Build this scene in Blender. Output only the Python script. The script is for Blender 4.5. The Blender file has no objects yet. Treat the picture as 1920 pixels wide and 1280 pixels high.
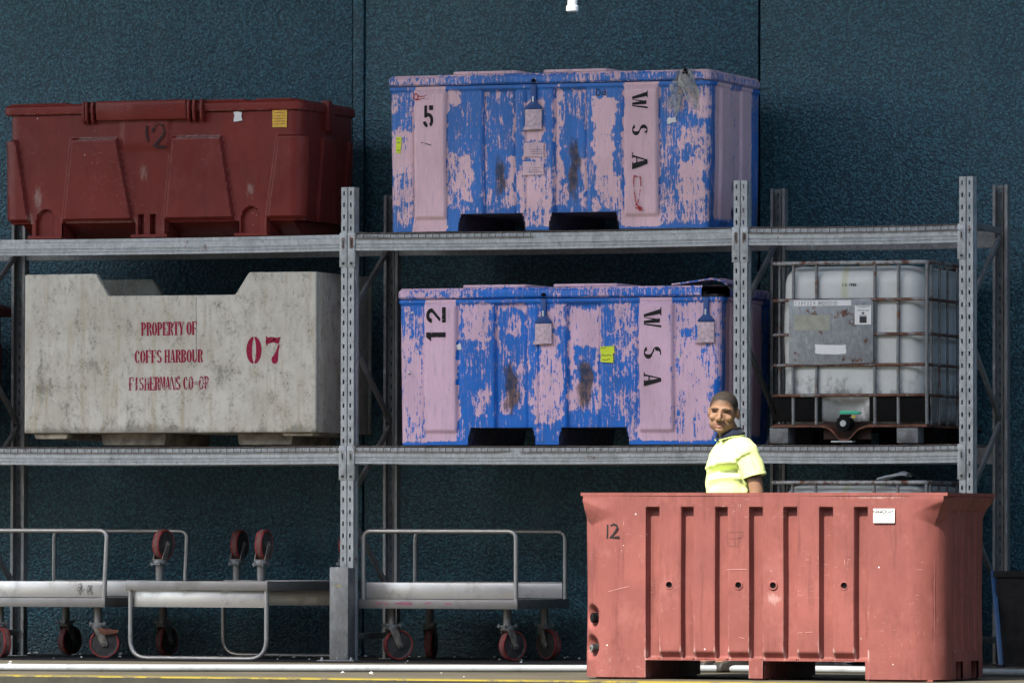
import bpy, bmesh, math, random
import numpy as np
from mathutils import Vector, Matrix, noise as mnoise

random.seed(7)
rng = np.random.RandomState(11)
scene = bpy.context.scene
COL = scene.collection
R = math.radians

# ------------------------------------------------------------------ camera
cam_data = bpy.data.cameras.new('camera')
cam = bpy.data.objects.new('camera', cam_data)
COL.objects.link(cam)
F_, YAW, PIT, ROL = 12457.26, 0.351439, 0.0299995, 0.0022610
cam_data.sensor_fit = 'HORIZONTAL'
cam_data.sensor_width = 36.0
cam_data.lens = 36.0 * F_ / 1920.0
cam_data.clip_start = 0.5
cam_data.clip_end = 3000
fw = Vector((-math.sin(YAW) * math.cos(PIT), math.cos(YAW) * math.cos(PIT), math.sin(PIT)))
rt = Vector((math.cos(YAW), math.sin(YAW), 0))
up = rt.cross(fw)
rt2 = rt * math.cos(ROL) + up * math.sin(ROL)
up2 = -rt * math.sin(ROL) + up * math.cos(ROL)
m3 = Matrix((rt2, up2, -fw)).transposed()
cam.matrix_world = Matrix.Translation((15.87596, -40.07372, 0.78008)) @ m3.to_4x4()
scene.camera = cam

# ------------------------------------------------------------------ sky, sun, exposure
SUN_DIR = Vector((0.35, 1.0, -1.15)).normalized()      # the way the light travels
world = bpy.data.worlds.new('World')
scene.world = world
world.use_nodes = True
wn = world.node_tree
sky = wn.nodes.new('ShaderNodeTexSky')
sky.sky_type = 'NISHITA'
sky.sun_disc = False
sky.sun_elevation = math.asin(-SUN_DIR.z)
sky.sun_rotation = math.atan2(-SUN_DIR.x, -SUN_DIR.y)
sky.dust_density = 2.0
sky.air_density = 1.0
bg = wn.nodes['Background']
wn.links.new(sky.outputs[0], bg.inputs[0])
bg.inputs[1].default_value = 0.13
sl = bpy.data.lights.new('sun', 'SUN')
sl.energy = 2.8
sl.angle = R(0.5)
sl.color = (1.0, 0.95, 0.87)
sun = bpy.data.objects.new('sun', sl)
COL.objects.link(sun)
sun.rotation_euler = SUN_DIR.to_track_quat('-Z', 'Y').to_euler()
sun.location = (-10, -30, 30)
scene.view_settings.view_transform = 'Standard'
scene.view_settings.look = 'None'
scene.view_settings.gamma = 1.0
scene.view_settings.exposure = 1.6
scene.cycles.max_bounces = 8
scene.cycles.diffuse_bounces = 1
scene.cycles.glossy_bounces = 4
scene.cycles.transparent_max_bounces = 8
scene.cycles.sample_clamp_indirect = 6.0


# ------------------------------------------------------------------ helpers: things
def thing(name, label, cat, loc=(0, 0, 0), rotz=0.0, group=None):
    o = bpy.data.objects.new(name, None)
    COL.objects.link(o)
    o.empty_display_size = 0.2
    o.location = loc
    o.rotation_euler = (0, 0, rotz)
    o['label'] = label
    o['category'] = cat
    if group:
        o['group'] = group
    return o


def tag(o, label=None, cat=None, group=None, kind=None):
    if label: o['label'] = label
    if cat: o['category'] = cat
    if group: o['group'] = group
    if kind: o['kind'] = kind
    return o


def link(name, me, mat=None, parent=None, loc=None):
    o = bpy.data.objects.new(name, me)
    COL.objects.link(o)
    if mat is not None and len(me.materials) == 0:
        for m in (mat if isinstance(mat, (list, tuple)) else [mat]):
            me.materials.append(m)
    if parent is not None:
        o.parent = parent
    if loc is not None:
        o.location = loc
    return o


def smooth(me, ang=35):
    me.polygons.foreach_set('use_smooth', [True] * len(me.polygons))
    me.set_sharp_from_angle(angle=R(ang))


class MB:
    """collects simple shapes into one mesh"""
    def __init__(s):
        s.v = []; s.f = []; s.mi = []; s.cur = 0

    def add(s, vs, fs):
        b = len(s.v)
        s.v += [tuple(p) for p in vs]
        for f in fs:
            s.f.append(tuple(i + b for i in f)); s.mi.append(s.cur)

    def box(s, x0, x1, y0, y1, z0, z1):
        s.add([(x0, y0, z0), (x1, y0, z0), (x1, y1, z0), (x0, y1, z0), (x0, y0, z1), (x1, y0, z1), (x1, y1, z1), (x0, y1, z1)],
              [(0, 3, 2, 1), (4, 5, 6, 7), (0, 1, 5, 4), (1, 2, 6, 5), (2, 3, 7, 6), (3, 0, 4, 7)])

    def prism_y(s, pts, y0, y1):
        """pts in (x,z), counter-clockwise seen from -Y"""
        n = len(pts)
        s.add([(x, y0, z) for x, z in pts] + [(x, y1, z) for x, z in pts],
              [tuple(range(n)), tuple(range(2 * n - 1, n - 1, -1))] + [(i, n + i, n + (i + 1) % n, (i + 1) % n) for i in range(n)])

    def prism_x(s, pts, x0, x1):
        """pts in (y,z)"""
        n = len(pts)
        s.add([(x0, y, z) for y, z in pts] + [(x1, y, z) for y, z in pts],
              [tuple(range(n - 1, -1, -1)), tuple(range(n, 2 * n))] + [(i, (i + 1) % n, n + (i + 1) % n, n + i) for i in range(n)])

    def prism_z(s, pts, z0, z1):
        n = len(pts)
        s.add([(x, y, z0) for x, y in pts] + [(x, y, z1) for x, y in pts],
              [tuple(range(n - 1, -1, -1)), tuple(range(n, 2 * n))] + [(i, (i + 1) % n, n + (i + 1) % n, n + i) for i in range(n)])

    def bar(s, a, b, w, h, up=(0, 0, 1)):
        a = Vector(a); b = Vector(b); d = (b - a).normalized(); u = Vector(up)
        r = d.cross(u)
        if r.length < 1e-4: r = d.cross(Vector((1, 0, 0)))
        r.normalize(); u = r.cross(d).normalized()
        r *= w / 2; u *= h / 2
        s.add([a - r - u, a + r - u, a + r + u, a - r + u, b - r - u, b + r - u, b + r + u, b - r + u],
              [(0, 1, 2, 3), (7, 6, 5, 4), (0, 4, 5, 1), (1, 5, 6, 2), (2, 6, 7, 3), (3, 7, 4, 0)])

    def tube(s, pts, r, n=8, cap=True):
        pts = [Vector(p) for p in pts]
        rr = r if isinstance(r, (list, tuple)) else [r] * len(pts)
        b = len(s.v); prev = None
        for i, p in enumerate(pts):
            if i == 0: d = pts[1] - p
            elif i == len(pts) - 1: d = p - pts[i - 1]
            else: d = (pts[i + 1] - p).normalized() + (p - pts[i - 1]).normalized()
            d.normalize()
            if prev is None:
                ref = Vector((0, 0, 1)) if abs(d.z) < .9 else Vector((1, 0, 0))
                u = d.cross(ref).normalized()
            else:
                u = (prev - d * prev.dot(d)).normalized()
            prev = u; w = d.cross(u)
            for k in range(n):
                a = 2 * math.pi * k / n
                s.v.append(tuple(p + (u * math.cos(a) + w * math.sin(a)) * rr[i]))
        for i in range(len(pts) - 1):
            for k in range(n):
                s.f.append((b + i * n + k, b + i * n + (k + 1) % n, b + (i + 1) * n + (k + 1) % n, b + (i + 1) * n + k)); s.mi.append(s.cur)
        if cap:
            s.f.append(tuple(b + k for k in reversed(range(n)))); s.mi.append(s.cur)
            e = b + (len(pts) - 1) * n
            s.f.append(tuple(e + k for k in range(n))); s.mi.append(s.cur)

    def lathe(s, prof, c, axis='z', n=24, cap=True):
        """prof: (radius, height) pairs along the axis through c"""
        c = Vector(c); b = len(s.v)
        ax = {'x': (Vector((0, 1, 0)), Vector((0, 0, 1)), Vector((1, 0, 0))), 'y': (Vector((0, 0, 1)), Vector((1, 0, 0)), Vector((0, 1, 0))), 'z': (Vector((1, 0, 0)), Vector((0, 1, 0)), Vector((0, 0, 1)))}[axis]
        for rad, h in prof:
            for k in range(n):
                a = 2 * math.pi * k / n
                s.v.append(tuple(c + ax[0] * rad * math.cos(a) + ax[1] * rad * math.sin(a) + ax[2] * h))
        for i in range(len(prof) - 1):
            for k in range(n):
                s.f.append((b + i * n + k, b + i * n + (k + 1) % n, b + (i + 1) * n + (k + 1) % n, b + (i + 1) * n + k)); s.mi.append(s.cur)
        if cap:
            s.f.append(tuple(b + k for k in reversed(range(n)))); s.mi.append(s.cur)
            e = b + (len(prof) - 1) * n
            s.f.append(tuple(e + k for k in range(n))); s.mi.append(s.cur)

    def mesh(s, name, ang=35, bevel=0.0, seg=2):
        me = bpy.data.meshes.new(name)
        me.from_pydata(s.v, [], s.f)
        me.update()
        me.polygons.foreach_set('material_index', s.mi)
        bm = bmesh.new(); bm.from_mesh(me)
        bmesh.ops.recalc_face_normals(bm, faces=bm.faces)
        if bevel:
            es = [e for e in bm.edges if len(e.link_faces) == 2 and e.calc_face_angle() > R(28)]
            bmesh.ops.bevel(bm, geom=es, offset=bevel, segments=seg, profile=0.5, affect='EDGES', clamp_overlap=True)
        bm.to_mesh(me); bm.free()
        smooth(me, ang)
        return me

    def build(s, name, mat, parent=None, ang=35, bevel=0.0, seg=2, loc=None):
        return link(name, s.mesh(name, ang, bevel, seg), mat, parent, loc)


def copy_tree(o, parent=None):
    c = o.copy()
    COL.objects.link(c)
    if parent is not None: c.parent = parent
    for ch in list(o.children): copy_tree(ch, c)
    return c


def arc_path(pts, rad, n=6):
    """round the inner corners of a polyline"""
    pts = [Vector(p) for p in pts]; out = [pts[0]]
    for i in range(1, len(pts) - 1):
        p = pts[i]; a = (pts[i - 1] - p).normalized(); b = (pts[i + 1] - p).normalized()
        q0 = p + a * rad; q1 = p + b * rad
        for k in range(n + 1):
            t = k / n
            out.append(q0 * (1 - t) ** 2 + p * 2 * t * (1 - t) + q1 * t ** 2)
    out.append(pts[-1])
    return out


# ------------------------------------------------------------------ helpers: materials
class NT:
    def __init__(s, name):
        s.m = bpy.data.materials.new(name); s.m.use_nodes = True
        s.t = s.m.node_tree; s.N = s.t.nodes; s.b = s.N['Principled BSDF']
        s.tc = s.N.new('ShaderNodeTexCoord')

    def n(s, typ, **kw):
        x = s.N.new(typ)
        for k, v in kw.items(): setattr(x, k, v)
        return x

    def put(s, a, b):
        if isinstance(a, (int, float)): b.default_value = a
        elif isinstance(a, (tuple, list)):
            b.default_value = tuple(a) + ((1.0,) if len(a) == 3 and len(b.default_value) == 4 else ())
        else: s.t.links.new(a, b)

    def vec(s, scale=(1, 1, 1), loc=(0, 0, 0), src=None):
        mp = s.n('ShaderNodeMapping')
        s.put(src or s.tc.outputs['Object'], mp.inputs[0])
        mp.inputs['Scale'].default_value = scale; mp.inputs['Location'].default_value = loc
        return mp.outputs[0]

    def noise(s, scale=5, detail=4, rough=.6, vec=None, dist=0.0):
        x = s.n('ShaderNodeTexNoise')
        s.put(vec if vec is not None else s.tc.outputs['Object'], x.inputs['Vector'])
        x.inputs['Scale'].default_value = scale; x.inputs['Detail'].default_value = detail
        x.inputs['Roughness'].default_value = rough; x.inputs['Distortion'].default_value = dist
        return x.outputs['Fac']

    def voro(s, scale=5, vec=None, feature='F1', out='Distance', rnd=1.0):
        x = s.n('ShaderNodeTexVoronoi', feature=feature)
        s.put(vec if vec is not None else s.tc.outputs['Object'], x.inputs['Vector'])
        x.inputs['Scale'].default_value = scale
        x.inputs['Randomness'].default_value = rnd
        return x.outputs[out]

    def math(s, op, a, b=0.0, c=None, clamp=False):
        x = s.n('ShaderNodeMath', operation=op); x.use_clamp = clamp
        s.put(a, x.inputs[0]); s.put(b, x.inputs[1])
        if c is not None: s.put(c, x.inputs[2])
        return x.outputs[0]

    def step(s, a, lo, hi, o0=0.0, o1=1.0):
        x = s.n('ShaderNodeMapRange', interpolation_type='SMOOTHSTEP')
        s.put(a, x.inputs[0]); x.inputs[1].default_value = lo; x.inputs[2].default_value = hi
        x.inputs[3].default_value = o0; x.inputs[4].default_value = o1
        return x.outputs[0]

    def mix(s, f, a, b, bt='MIX'):
        x = s.n('ShaderNodeMix', data_type='RGBA', blend_type=bt)
        s.put(f, x.inputs[0]); s.put(a, x.inputs[6]); s.put(b, x.inputs[7])
        return x.outputs[2]

    def sepz(s):
        x = s.n('ShaderNodeSeparateXYZ'); s.put(s.tc.outputs['Object'], x.inputs[0])
        return x.outputs[2]

    def attr(s, name):
        x = s.n('ShaderNodeAttribute', attribute_name=name)
        return x.outputs['Fac']

    def bump(s, h, strength=.3, dist=.01, normal=None):
        x = s.n('ShaderNodeBump')
        s.put(h, x.inputs['Height']); x.inputs['Strength'].default_value = strength; x.inputs['Distance'].default_value = dist
        if normal is not None: s.put(normal, x.inputs['Normal'])
        return x.outputs[0]

    def out(s, col, rough=.5, metal=0.0, normal=None, spec=.5):
        s.put(col, s.b.inputs['Base Color']); s.put(rough, s.b.inputs['Roughness']); s.put(metal, s.b.inputs['Metallic'])
        s.b.inputs['Specular IOR Level'].default_value = spec
        if normal is not None: s.put(normal, s.b.inputs['Normal'])
        return s.m


def plain(name, col, rough=.5, metal=0.0, var=.25, scale=30, bump=.0, spec=.5):
    t = NT(name)
    n = t.noise(scale, 5, .65)
    c2 = tuple(c * (1 - var) for c in col); c3 = tuple(min(1, c * (1 + var * .6)) for c in col)
    c = t.mix(t.step(n, .3, .7), c2, c3)
    rr = t.step(n, .3, .7, max(.05, rough - .08), min(1, rough + .08))
    return t.out(c, rr, metal, t.bump(n, bump, .004) if bump else None, spec)


def m_peel(name, blue, pink, seed=0.0):
    """blue moulded plastic under flaking pink paint; cov says how much paint is left, rust where the stains run and where slot shade is painted"""
    t = NT(name)
    o = (seed, seed * 1.7, seed * .6)
    n1 = t.noise(13, 9, .74, t.vec((1.3, 1.3, .42), o), .2)
    n2 = t.noise(50, 8, .72, t.vec((1.2, 1.2, .55), o))
    n3 = t.noise(20, 5, .65, t.vec((5, 5, .30), o))
    cov = t.attr('cov')
    f = t.math('ADD', cov, t.math('MULTIPLY', t.math('SUBTRACT', n1, .5), 1.7))
    f = t.math('ADD', f, t.math('MULTIPLY', t.math('SUBTRACT', n2, .5), 2.2))
    f = t.math('ADD', f, t.math('MULTIPLY', t.math('SUBTRACT', n3, .5), 1.6))
    mask = t.step(f, .475, .525)
    big = t.noise(3.2, 5, .6, t.vec((1, 1, .5), o))
    p = t.mix(t.step(big, .3, .7), tuple(c * .86 for c in pink), tuple(min(1, c * 1.08) for c in pink))
    grime = t.step(t.noise(13, 8, .75, t.vec((3.5, 3.5, .45), o)), .50, .76)
    p = t.mix(t.math('MULTIPLY', grime, .5), p, (.26, .19, .21))
    b = t.mix(t.step(big, .35, .7), tuple(c * .85 for c in blue), tuple(c * 1.12 for c in blue))
    b = t.mix(t.math('MULTIPLY', grime, .55), b, (.07, .10, .15))
    chalk = t.math('MULTIPLY', t.step(n3, .48, .66), t.step(f, .10, .46))
    b = t.mix(t.math('MULTIPLY', chalk, .42), b, tuple(c * .8 for c in pink))
    scr = t.step(t.noise(16, 4, .6, t.vec((7, 7, .5), (2, 5, 1))), .62, .68)
    p = t.mix(t.math('MULTIPLY', scr, .30), p, tuple(c * .9 for c in blue))
    col = t.mix(mask, b, p)
    halo = t.math('MULTIPLY', t.math('SUBTRACT', t.step(f, .40, .47), mask, clamp=True), .22)
    col = t.mix(halo, col, (.12, .1, .14))
    spk = t.step(t.noise(130, 3, .6), .70, .74)
    col = t.mix(t.math('MULTIPLY', spk, .6), col, (.12, .07, .1))
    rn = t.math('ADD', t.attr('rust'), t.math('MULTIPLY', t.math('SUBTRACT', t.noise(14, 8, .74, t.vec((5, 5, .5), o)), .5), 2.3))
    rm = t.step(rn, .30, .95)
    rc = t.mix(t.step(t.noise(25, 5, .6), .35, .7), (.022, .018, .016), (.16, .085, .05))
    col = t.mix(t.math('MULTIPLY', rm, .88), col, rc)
    rough = t.math('ADD', t.math('MULTIPLY', mask, .2), .42)
    nb = t.bump(mask, .35, .003)
    nb = t.bump(n1, .12, .01, nb)
    return t.out(col, rough, 0, nb, .4)


def m_poly(name, col, scuff=(.6, .5, .45), seed=0.0, wear=.35, rough=.5, spots=True):
    """scratched rotomoulded plastic; the attribute scuff marks rubbed pale areas and painted ledge highlights"""
    t = NT(name)
    o = (seed, seed * 1.3, seed * .7)
    big = t.noise(2.6, 6, .62, t.vec((1, 1, .8), o))
    fine = t.noise(24, 6, .7, t.vec((1, 1, .35), o))
    c = t.mix(t.step(big, .3, .72), tuple(x * .8 for x in col), tuple(min(1, x * 1.12) for x in col))
    c = t.mix(t.math('MULTIPLY', t.step(fine, .5, .78), .5 * wear), c, tuple(x * .55 for x in col))
    run = t.step(t.noise(6, 6, .7, t.vec((3.2, 3.2, .28), o)), .52, .74)
    c = t.mix(t.math('MULTIPLY', run, wear * .75), c, tuple(x * .5 for x in col))
    pale = t.step(t.noise(4.2, 7, .72, t.vec((1, 1, .7), (seed + 2, 3, 1))), .52, .72)
    c = t.mix(t.math('MULTIPLY', pale, wear * .45), c, tuple(min(1, x * 1.25 + .03) for x in col))
    scr = t.noise(7, 3, .5, t.vec((2, 2, 40), o))
    scr2 = t.noise(6, 3, .5, t.vec((45, 45, 2.5), o))
    s = t.math('MAXIMUM', t.step(scr, .68, .74), t.step(scr2, .69, .75))
    s = t.math('MULTIPLY', s, t.step(t.noise(2.3, 3, .5, t.vec((1, 1, 1), (seed + 3, 1, 2))), .48, .62))
    c = t.mix(t.math('MULTIPLY', s, wear), c, scuff)
    sa = t.math('ADD', t.attr('scuff'), t.math('MULTIPLY', t.math('SUBTRACT', t.noise(18, 7, .75, t.vec((2, 2, .8), o)), .5), 2.6))
    c = t.mix(t.math('MULTIPLY', t.step(sa, .3, 1.2), .55), c, scuff)
    if spots:
        v = t.voro(11, t.vec((1, 1, 1), o))
        r2 = t.noise(3, 2, .5, t.vec((1, 1, 1), (5 + seed, 2, 1)))
        sp = t.math('MULTIPLY', t.math('LESS_THAN', v, .045), t.step(r2, .52, .6))
        v2 = t.voro(27, t.vec((1, 1, .6), o))
        sp2 = t.math('MULTIPLY', t.math('LESS_THAN', v2, .06), t.step(r2, .62, .66))
        c = t.mix(t.math('MAXIMUM', sp, sp2), c, (.72, .68, .64))
    rr = t.step(fine, .3, .7, rough - .08, rough + .12)
    return t.out(c, rr, 0, t.bump(big, .25, .02, t.bump(fine, .08, .004)), .25)


def m_galv(name='galvanised_steel', base=(.45, .475, .475), dirt=.5, rust=0.0, metal=.35):
    t = NT(name)
    sp = t.voro(60, t.vec((1, 1, .5)), out='Color')
    sep = t.n('ShaderNodeSeparateColor'); t.put(sp, sep.inputs[0])
    n = t.noise(7, 7, .7)
    n2 = t.noise(30, 6, .7, t.vec((1, 1, .4)))
    c = t.mix(sep.outputs[0], tuple(x * .82 for x in base), tuple(x * 1.1 for x in base))
    c = t.mix(t.math('MULTIPLY', t.step(n, .45, .75), dirt), c, tuple(x * .45 for x in base))
    c = t.mix(t.math('MULTIPLY', t.step(n2, .58, .72), .55), c, (.62, .65, .64))
    if rust:
        rn = t.noise(9, 8, .75, t.vec((1, 1, 1), (4, 1, 7)))
        rm = t.step(rn, .62 - rust * .25, .68 - rust * .2)
        rc = t.mix(t.step(n2, .35, .65), (.07, .028, .018), (.19, .085, .05))
        c = t.mix(rm, c, rc)
    rr = t.step(n2, .3, .7, .38, .62)
    return t.out(c, rr, metal if not rust else metal * .5, t.bump(n2, .15, .003), .5)


def m_wall():
    t = NT('teal_roughcast')
    wob = t.n('ShaderNodeTexNoise'); wob.inputs['Scale'].default_value = 30; wob.inputs['Detail'].default_value = 2
    t.put(t.tc.outputs['Object'], wob.inputs['Vector'])
    add = t.n('ShaderNodeVectorMath', operation='MULTIPLY_ADD')
    t.put(wob.outputs['Color'], add.inputs[0]); add.inputs[1].default_value = (.022, .022, .022)
    t.put(t.tc.outputs['Object'], add.inputs[2])
    pv = add.outputs[0]
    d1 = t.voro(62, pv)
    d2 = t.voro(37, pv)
    n3 = t.noise(150, 3, .6)
    sel = t.step(t.noise(9, 3, .6), .4, .6)
    big = t.noise(.8, 5, .6)
    c = t.mix(t.step(big, .3, .7), (.036, .138, .180), (.050, .172, .215))
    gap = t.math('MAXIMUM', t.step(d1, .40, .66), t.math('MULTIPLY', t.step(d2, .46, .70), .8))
    c = t.mix(t.math('MULTIPLY', gap, .82), c, (.010, .034, .052))  # shade between the lumps, put into the colour
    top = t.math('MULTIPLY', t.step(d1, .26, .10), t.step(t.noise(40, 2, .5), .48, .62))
    c = t.mix(t.math('MULTIPLY', top, .85), c, (.22, .42, .48))  # highlights on the lump tops, painted as paler blobs
    wash = t.step(t.noise(1.7, 6, .65, t.vec((2.2, 2.2, .35))), .5, .75)
    c = t.mix(t.math('MULTIPLY', wash, .22), c, (.10, .155, .17))
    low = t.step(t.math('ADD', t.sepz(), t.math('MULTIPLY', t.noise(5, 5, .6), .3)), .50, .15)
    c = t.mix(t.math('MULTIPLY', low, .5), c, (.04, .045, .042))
    spk = t.math('MULTIPLY', t.math('LESS_THAN', t.voro(9), .035), t.step(t.noise(2), .5, .6))
    c = t.mix(spk, c, (.30, .22, .14))
    h = t.math('SUBTRACT', 1.0, t.math('ADD', t.math('MULTIPLY', d1, .7), t.math('MULTIPLY', d2, .5)))
    return t.out(c, .48, 0, t.bump(h, .5, .016, t.bump(n3, .2, .004)), .5)


def m_concrete_bin():
    t = NT('stained_white_gelcoat')
    big = t.noise(2.3, 8, .68, t.vec((1, 1, .9)), .2)
    med = t.noise(10, 10, .82, t.vec((1.1, 1.1, .7)), .15)
    fine = t.noise(60, 6, .75, t.vec((1, 1, .8)))
    st = t.noise(5, 5, .65, t.vec((4, 4, .35)))
    c = t.mix(t.step(big, .3, .7), (.52, .485, .395), (.68, .65, .57))
    c = t.mix(t.math('MULTIPLY', t.step(med, .44, .70), .62), c, (.33, .30, .23))
    tp = t.attr('scuff')
    dk = t.step(t.math('ADD', t.math('MULTIPLY', med, .8), t.math('MULTIPLY', tp, .26)), .47, .68)
    c = t.mix(t.math('MULTIPLY', dk, .66), c, (.15, .14, .11))
    c = t.mix(t.math('MULTIPLY', t.step(st, .48, .72), .6), c, (.42, .34, .215))
    c = t.mix(t.math('MULTIPLY', t.step(t.math('ADD', fine, t.math('MULTIPLY', t.math('SUBTRACT', med, .5), .9)), .55, .70), .62), c, (.13, .115, .085))
    wp = t.step(t.noise(16, 9, .8, t.vec((1, 1, .9), (9, 3, 1))), .60, .70)
    c = t.mix(t.math('MULTIPLY', wp, .45), c, (.78, .78, .76))
    return t.out(c, .75, 0, t.bump(fine, .3, .004, t.bump(med, .35, .012)), .25)


def m_cutout(name, col, wear=.5, scale=60, var=.2):
    """sprayed lettering with worn gaps in it"""
    t = NT(name)
    n = t.noise(scale, 6, .7)
    n2 = t.noise(9, 3, .6)
    keep = t.step(t.math('ADD', n, t.math('MULTIPLY', t.math('SUBTRACT', n2, .5), .7)), wear - .03 - .2, wear + .03 - .2)
    c = t.mix(n2, tuple(x * (1 - var) for x in col), tuple(x * (1 + var) for x in col))
    t.out(c, .7, 0, None, .2)
    t.put(keep, t.b.inputs['Alpha'])
    return t.m


def m_steel(name='brushed_stainless', base=(.43, .42, .40), rough=.40, dirt=.5):
    t = NT(name)
    br = t.noise(30, 3, .5, t.vec((.6, 20, 20)))
    n = t.noise(6, 7, .7)
    c = t.mix(t.step(br, .3, .7), tuple(x * .9 for x in base), base)
    c = t.mix(t.math('MULTIPLY', t.step(n, .5, .75), dirt), c, (.2, .18, .15))
    rr = t.step(n, .3, .75, rough - .05, rough + .2)
    return t.out(c, rr, .8, t.bump(n, .025, .01), .5)


def m_ground(name, a, b, scale=3, crack=True, bump=.3, rough=.85):
    t = NT(name)
    n = t.noise(scale, 8, .7)
    f = t.noise(90, 5, .7)
    c = t.mix(t.step(n, .3, .7), a, b)
    c = t.mix(t.math('MULTIPLY', t.step(f, .5, .75), .5), c, tuple(x * .5 for x in a))
    st = t.step(t.noise(1.1, 6, .7, t.vec((1, 3, 1))), .52, .7)
    c = t.mix(t.math('MULTIPLY', st, .45), c, tuple(x * .45 for x in a))
    wp = t.math('MULTIPLY', t.math('LESS_THAN', t.voro(14), .05), t.step(t.noise(2.2), .5, .58))
    c = t.mix(wp, c, (.75, .74, .7))
    return t.out(c, rough, 0, t.bump(f, bump, .004), .35)


M = {}
BLUE = (.020, .125, .46); PINK = (.60, .385, .50)
M['peel5'] = m_peel('flaking_pink_on_blue', (.036, .175, .54), (.80, .53, .575), 0.0)
M['peel12'] = m_peel('flaking_pink_on_bright_blue', (.008, .160, .62), (.75, .50, .62), 4.3)
M['red_lid'] = m_poly('dark_red_plastic', (.19, .027, .021), (.42, .34, .30), 1.0, .7, .36)
M['red_bin'] = m_poly('faded_red_plastic', (.228, .071, .058), (.50, .34, .30), 2.0, 1.0, .62)
M['white_bin'] = m_concrete_bin()
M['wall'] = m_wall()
M['galv'] = m_galv(dirt=.7, rust=.06, metal=.5)
M['galv_dark'] = m_galv('dull_galvanised_steel', (.25, .255, .25), .6)
M['galv_rust'] = m_galv('rusty_galvanised_tube', (.36, .37, .37), .5, .55)
M['rust_tube'] = m_galv('rusted_tube', (.25, .245, .24), .5, .85)
M['grey_tube'] = m_galv('dirty_grey_tube', (.20, .205, .205), .6, .34)
M['plate'] = m_galv('weathered_zinc_plate', (.29, .31, .32), .6, .20)
M['steel'] = m_steel()
M['steel_dark'] = m_steel('dull_stainless', (.30, .29, .275), .48, .6)
M['panel'] = m_steel('scuffed_stainless_sheet', (.60, .59, .565), .34, .55)
M['wire'] = plain('rusty_wire', (.16, .13, .115), .6, .3, .6, 25)
M['rust'] = plain('rust', (.15, .06, .035), .8, 0, .6, 22, .3)
M['hdpe'] = plain('white_translucent_plastic', (.66, .70, .71), .38, 0, .08, 5)
M['black'] = plain('black_plastic', (.011, .011, .012), .75, 0, .5, 14, 0, .08)
M['dark'] = plain('dark_steel', (.05, .05, .05), .5, .4, .4, 18)
M['green'] = plain('green_plastic', (.02, .42, .24), .4, 0, .1)
M['yellow_tag'] = plain('yellow_plastic', (.55, .42, .02), .5, 0, .1)
M['tyre'] = plain('red_rubber_tyre', (.25, .030, .030), .65, 0, .7, 14)
M['tread'] = plain('worn_brown_tread', (.16, .085, .07), .75, 0, .4, 40)
M['hub'] = plain('dark_grey_wheel_hub', (.042, .039, .036), .6, 0, .4, 25)
M['white'] = plain('white_paint', (.66, .655, .63), .5, 0, .06, 8)
M['paper'] = plain('white_label', (.80, .80, .78), .6, 0, .05, 60)
M['fluoro'] = plain('fluorescent_yellow_paper', (.72, .85, .03), .6, 0, .08, 60)
M['amber'] = plain('orange_yellow_label', (.80, .45, .06), .6, 0, .2, 60)
M['ink'] = m_cutout('black_spray_ink', (.018, .017, .017), .53, 45)
M['ink_faint'] = m_cutout('faded_black_ink', (.02, .02, .024), .585, 40)
M['print'] = plain('black_print', (.03, .03, .03), .7, 0, .1)
M['stencil'] = m_cutout('crimson_stencil_paint', (.30, .012, .045), .55, 110)
M['stencil_worn'] = m_cutout('worn_crimson_stencil_paint', (.30, .012, .05), .64, 75)
M['ink_pale'] = m_cutout('worn_black_ink', (.03, .024, .026), .64, 30)
M['pen'] = m_cutout('red_marker', (.42, .03, .03), .62, 60)
M['felt'] = plain('faded_grey_cloth', (.28, .31, .33), .9, 0, .3, 30)
M['bluepaint'] = plain('blue_painted_steel', (.004, .040, .115), .45, 0, .3, 20)
M['conc_edge'] = m_ground('weathered_kerb_concrete', (.028, .028, .020), (.055, .052, .038), 2.2)
M['pave'] = m_ground('beige_concrete', (.080, .070, .048), (.120, .105, .074), 1.4)
M['road'] = m_ground('grey_asphalt_yard', (.045, .045, .043), (.075, .074, .07), .6)
M['roof'] = plain('white_painted_roof_sheet', (.55, .56, .56), .6, 0, .1, 3)
M['roof_grey'] = plain('grey_sheet_cladding', (.16, .17, .175), .6, 0, .15, 2)
M['scrap'] = plain('black_plastic_sheet', (.012, .012, .013), .22, 0, .3, 8)


def m_yellow():
    t = NT('worn_yellow_line_paint')
    n = t.noise(9, 8, .75, t.vec((1, 3, 3)))
    c = t.mix(t.step(n, .49, .60), (.24, .185, .022), (.08, .07, .048))
    return t.out(c, .7, 0, t.bump(n, .2, .003), .3)


M['yellow'] = m_yellow()


def m_film():
    t = NT('thin_clear_plastic_film')
    n = t.noise(25, 6, .7)
    t.out(t.mix(n, (.45, .40, .33), (.75, .72, .66)), .3, 0, t.bump(n, .8, .01), .5)
    t.put(t.step(t.noise(14, 6, .7), .35, .65, .25, .85), t.b.inputs['Alpha'])
    return t.m


M['film'] = m_film()
M['skin'] = None


# ------------------------------------------------------------------ stroke lettering
def ring(cx, cy, ro, ri, a0, a1, n=14):
    out = []
    for k in range(n):
        t0 = R(a0 + (a1 - a0) * k / n); t1 = R(a0 + (a1 - a0) * (k + 1) / n)
        out.append([(cx + ro[0] * math.cos(t0), cy + ro[1] * math.sin(t0)), (cx + ro[0] * math.cos(t1), cy + ro[1] * math.sin(t1)),
                    (cx + ri[0] * math.cos(t1), cy + ri[1] * math.sin(t1)), (cx + ri[0] * math.cos(t0), cy + ri[1] * math.sin(t0))])
    return out


def rc(x0, y0, x1, y1): return [[(x0, y0), (x1, y0), (x1, y1), (x0, y1)]]


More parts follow.
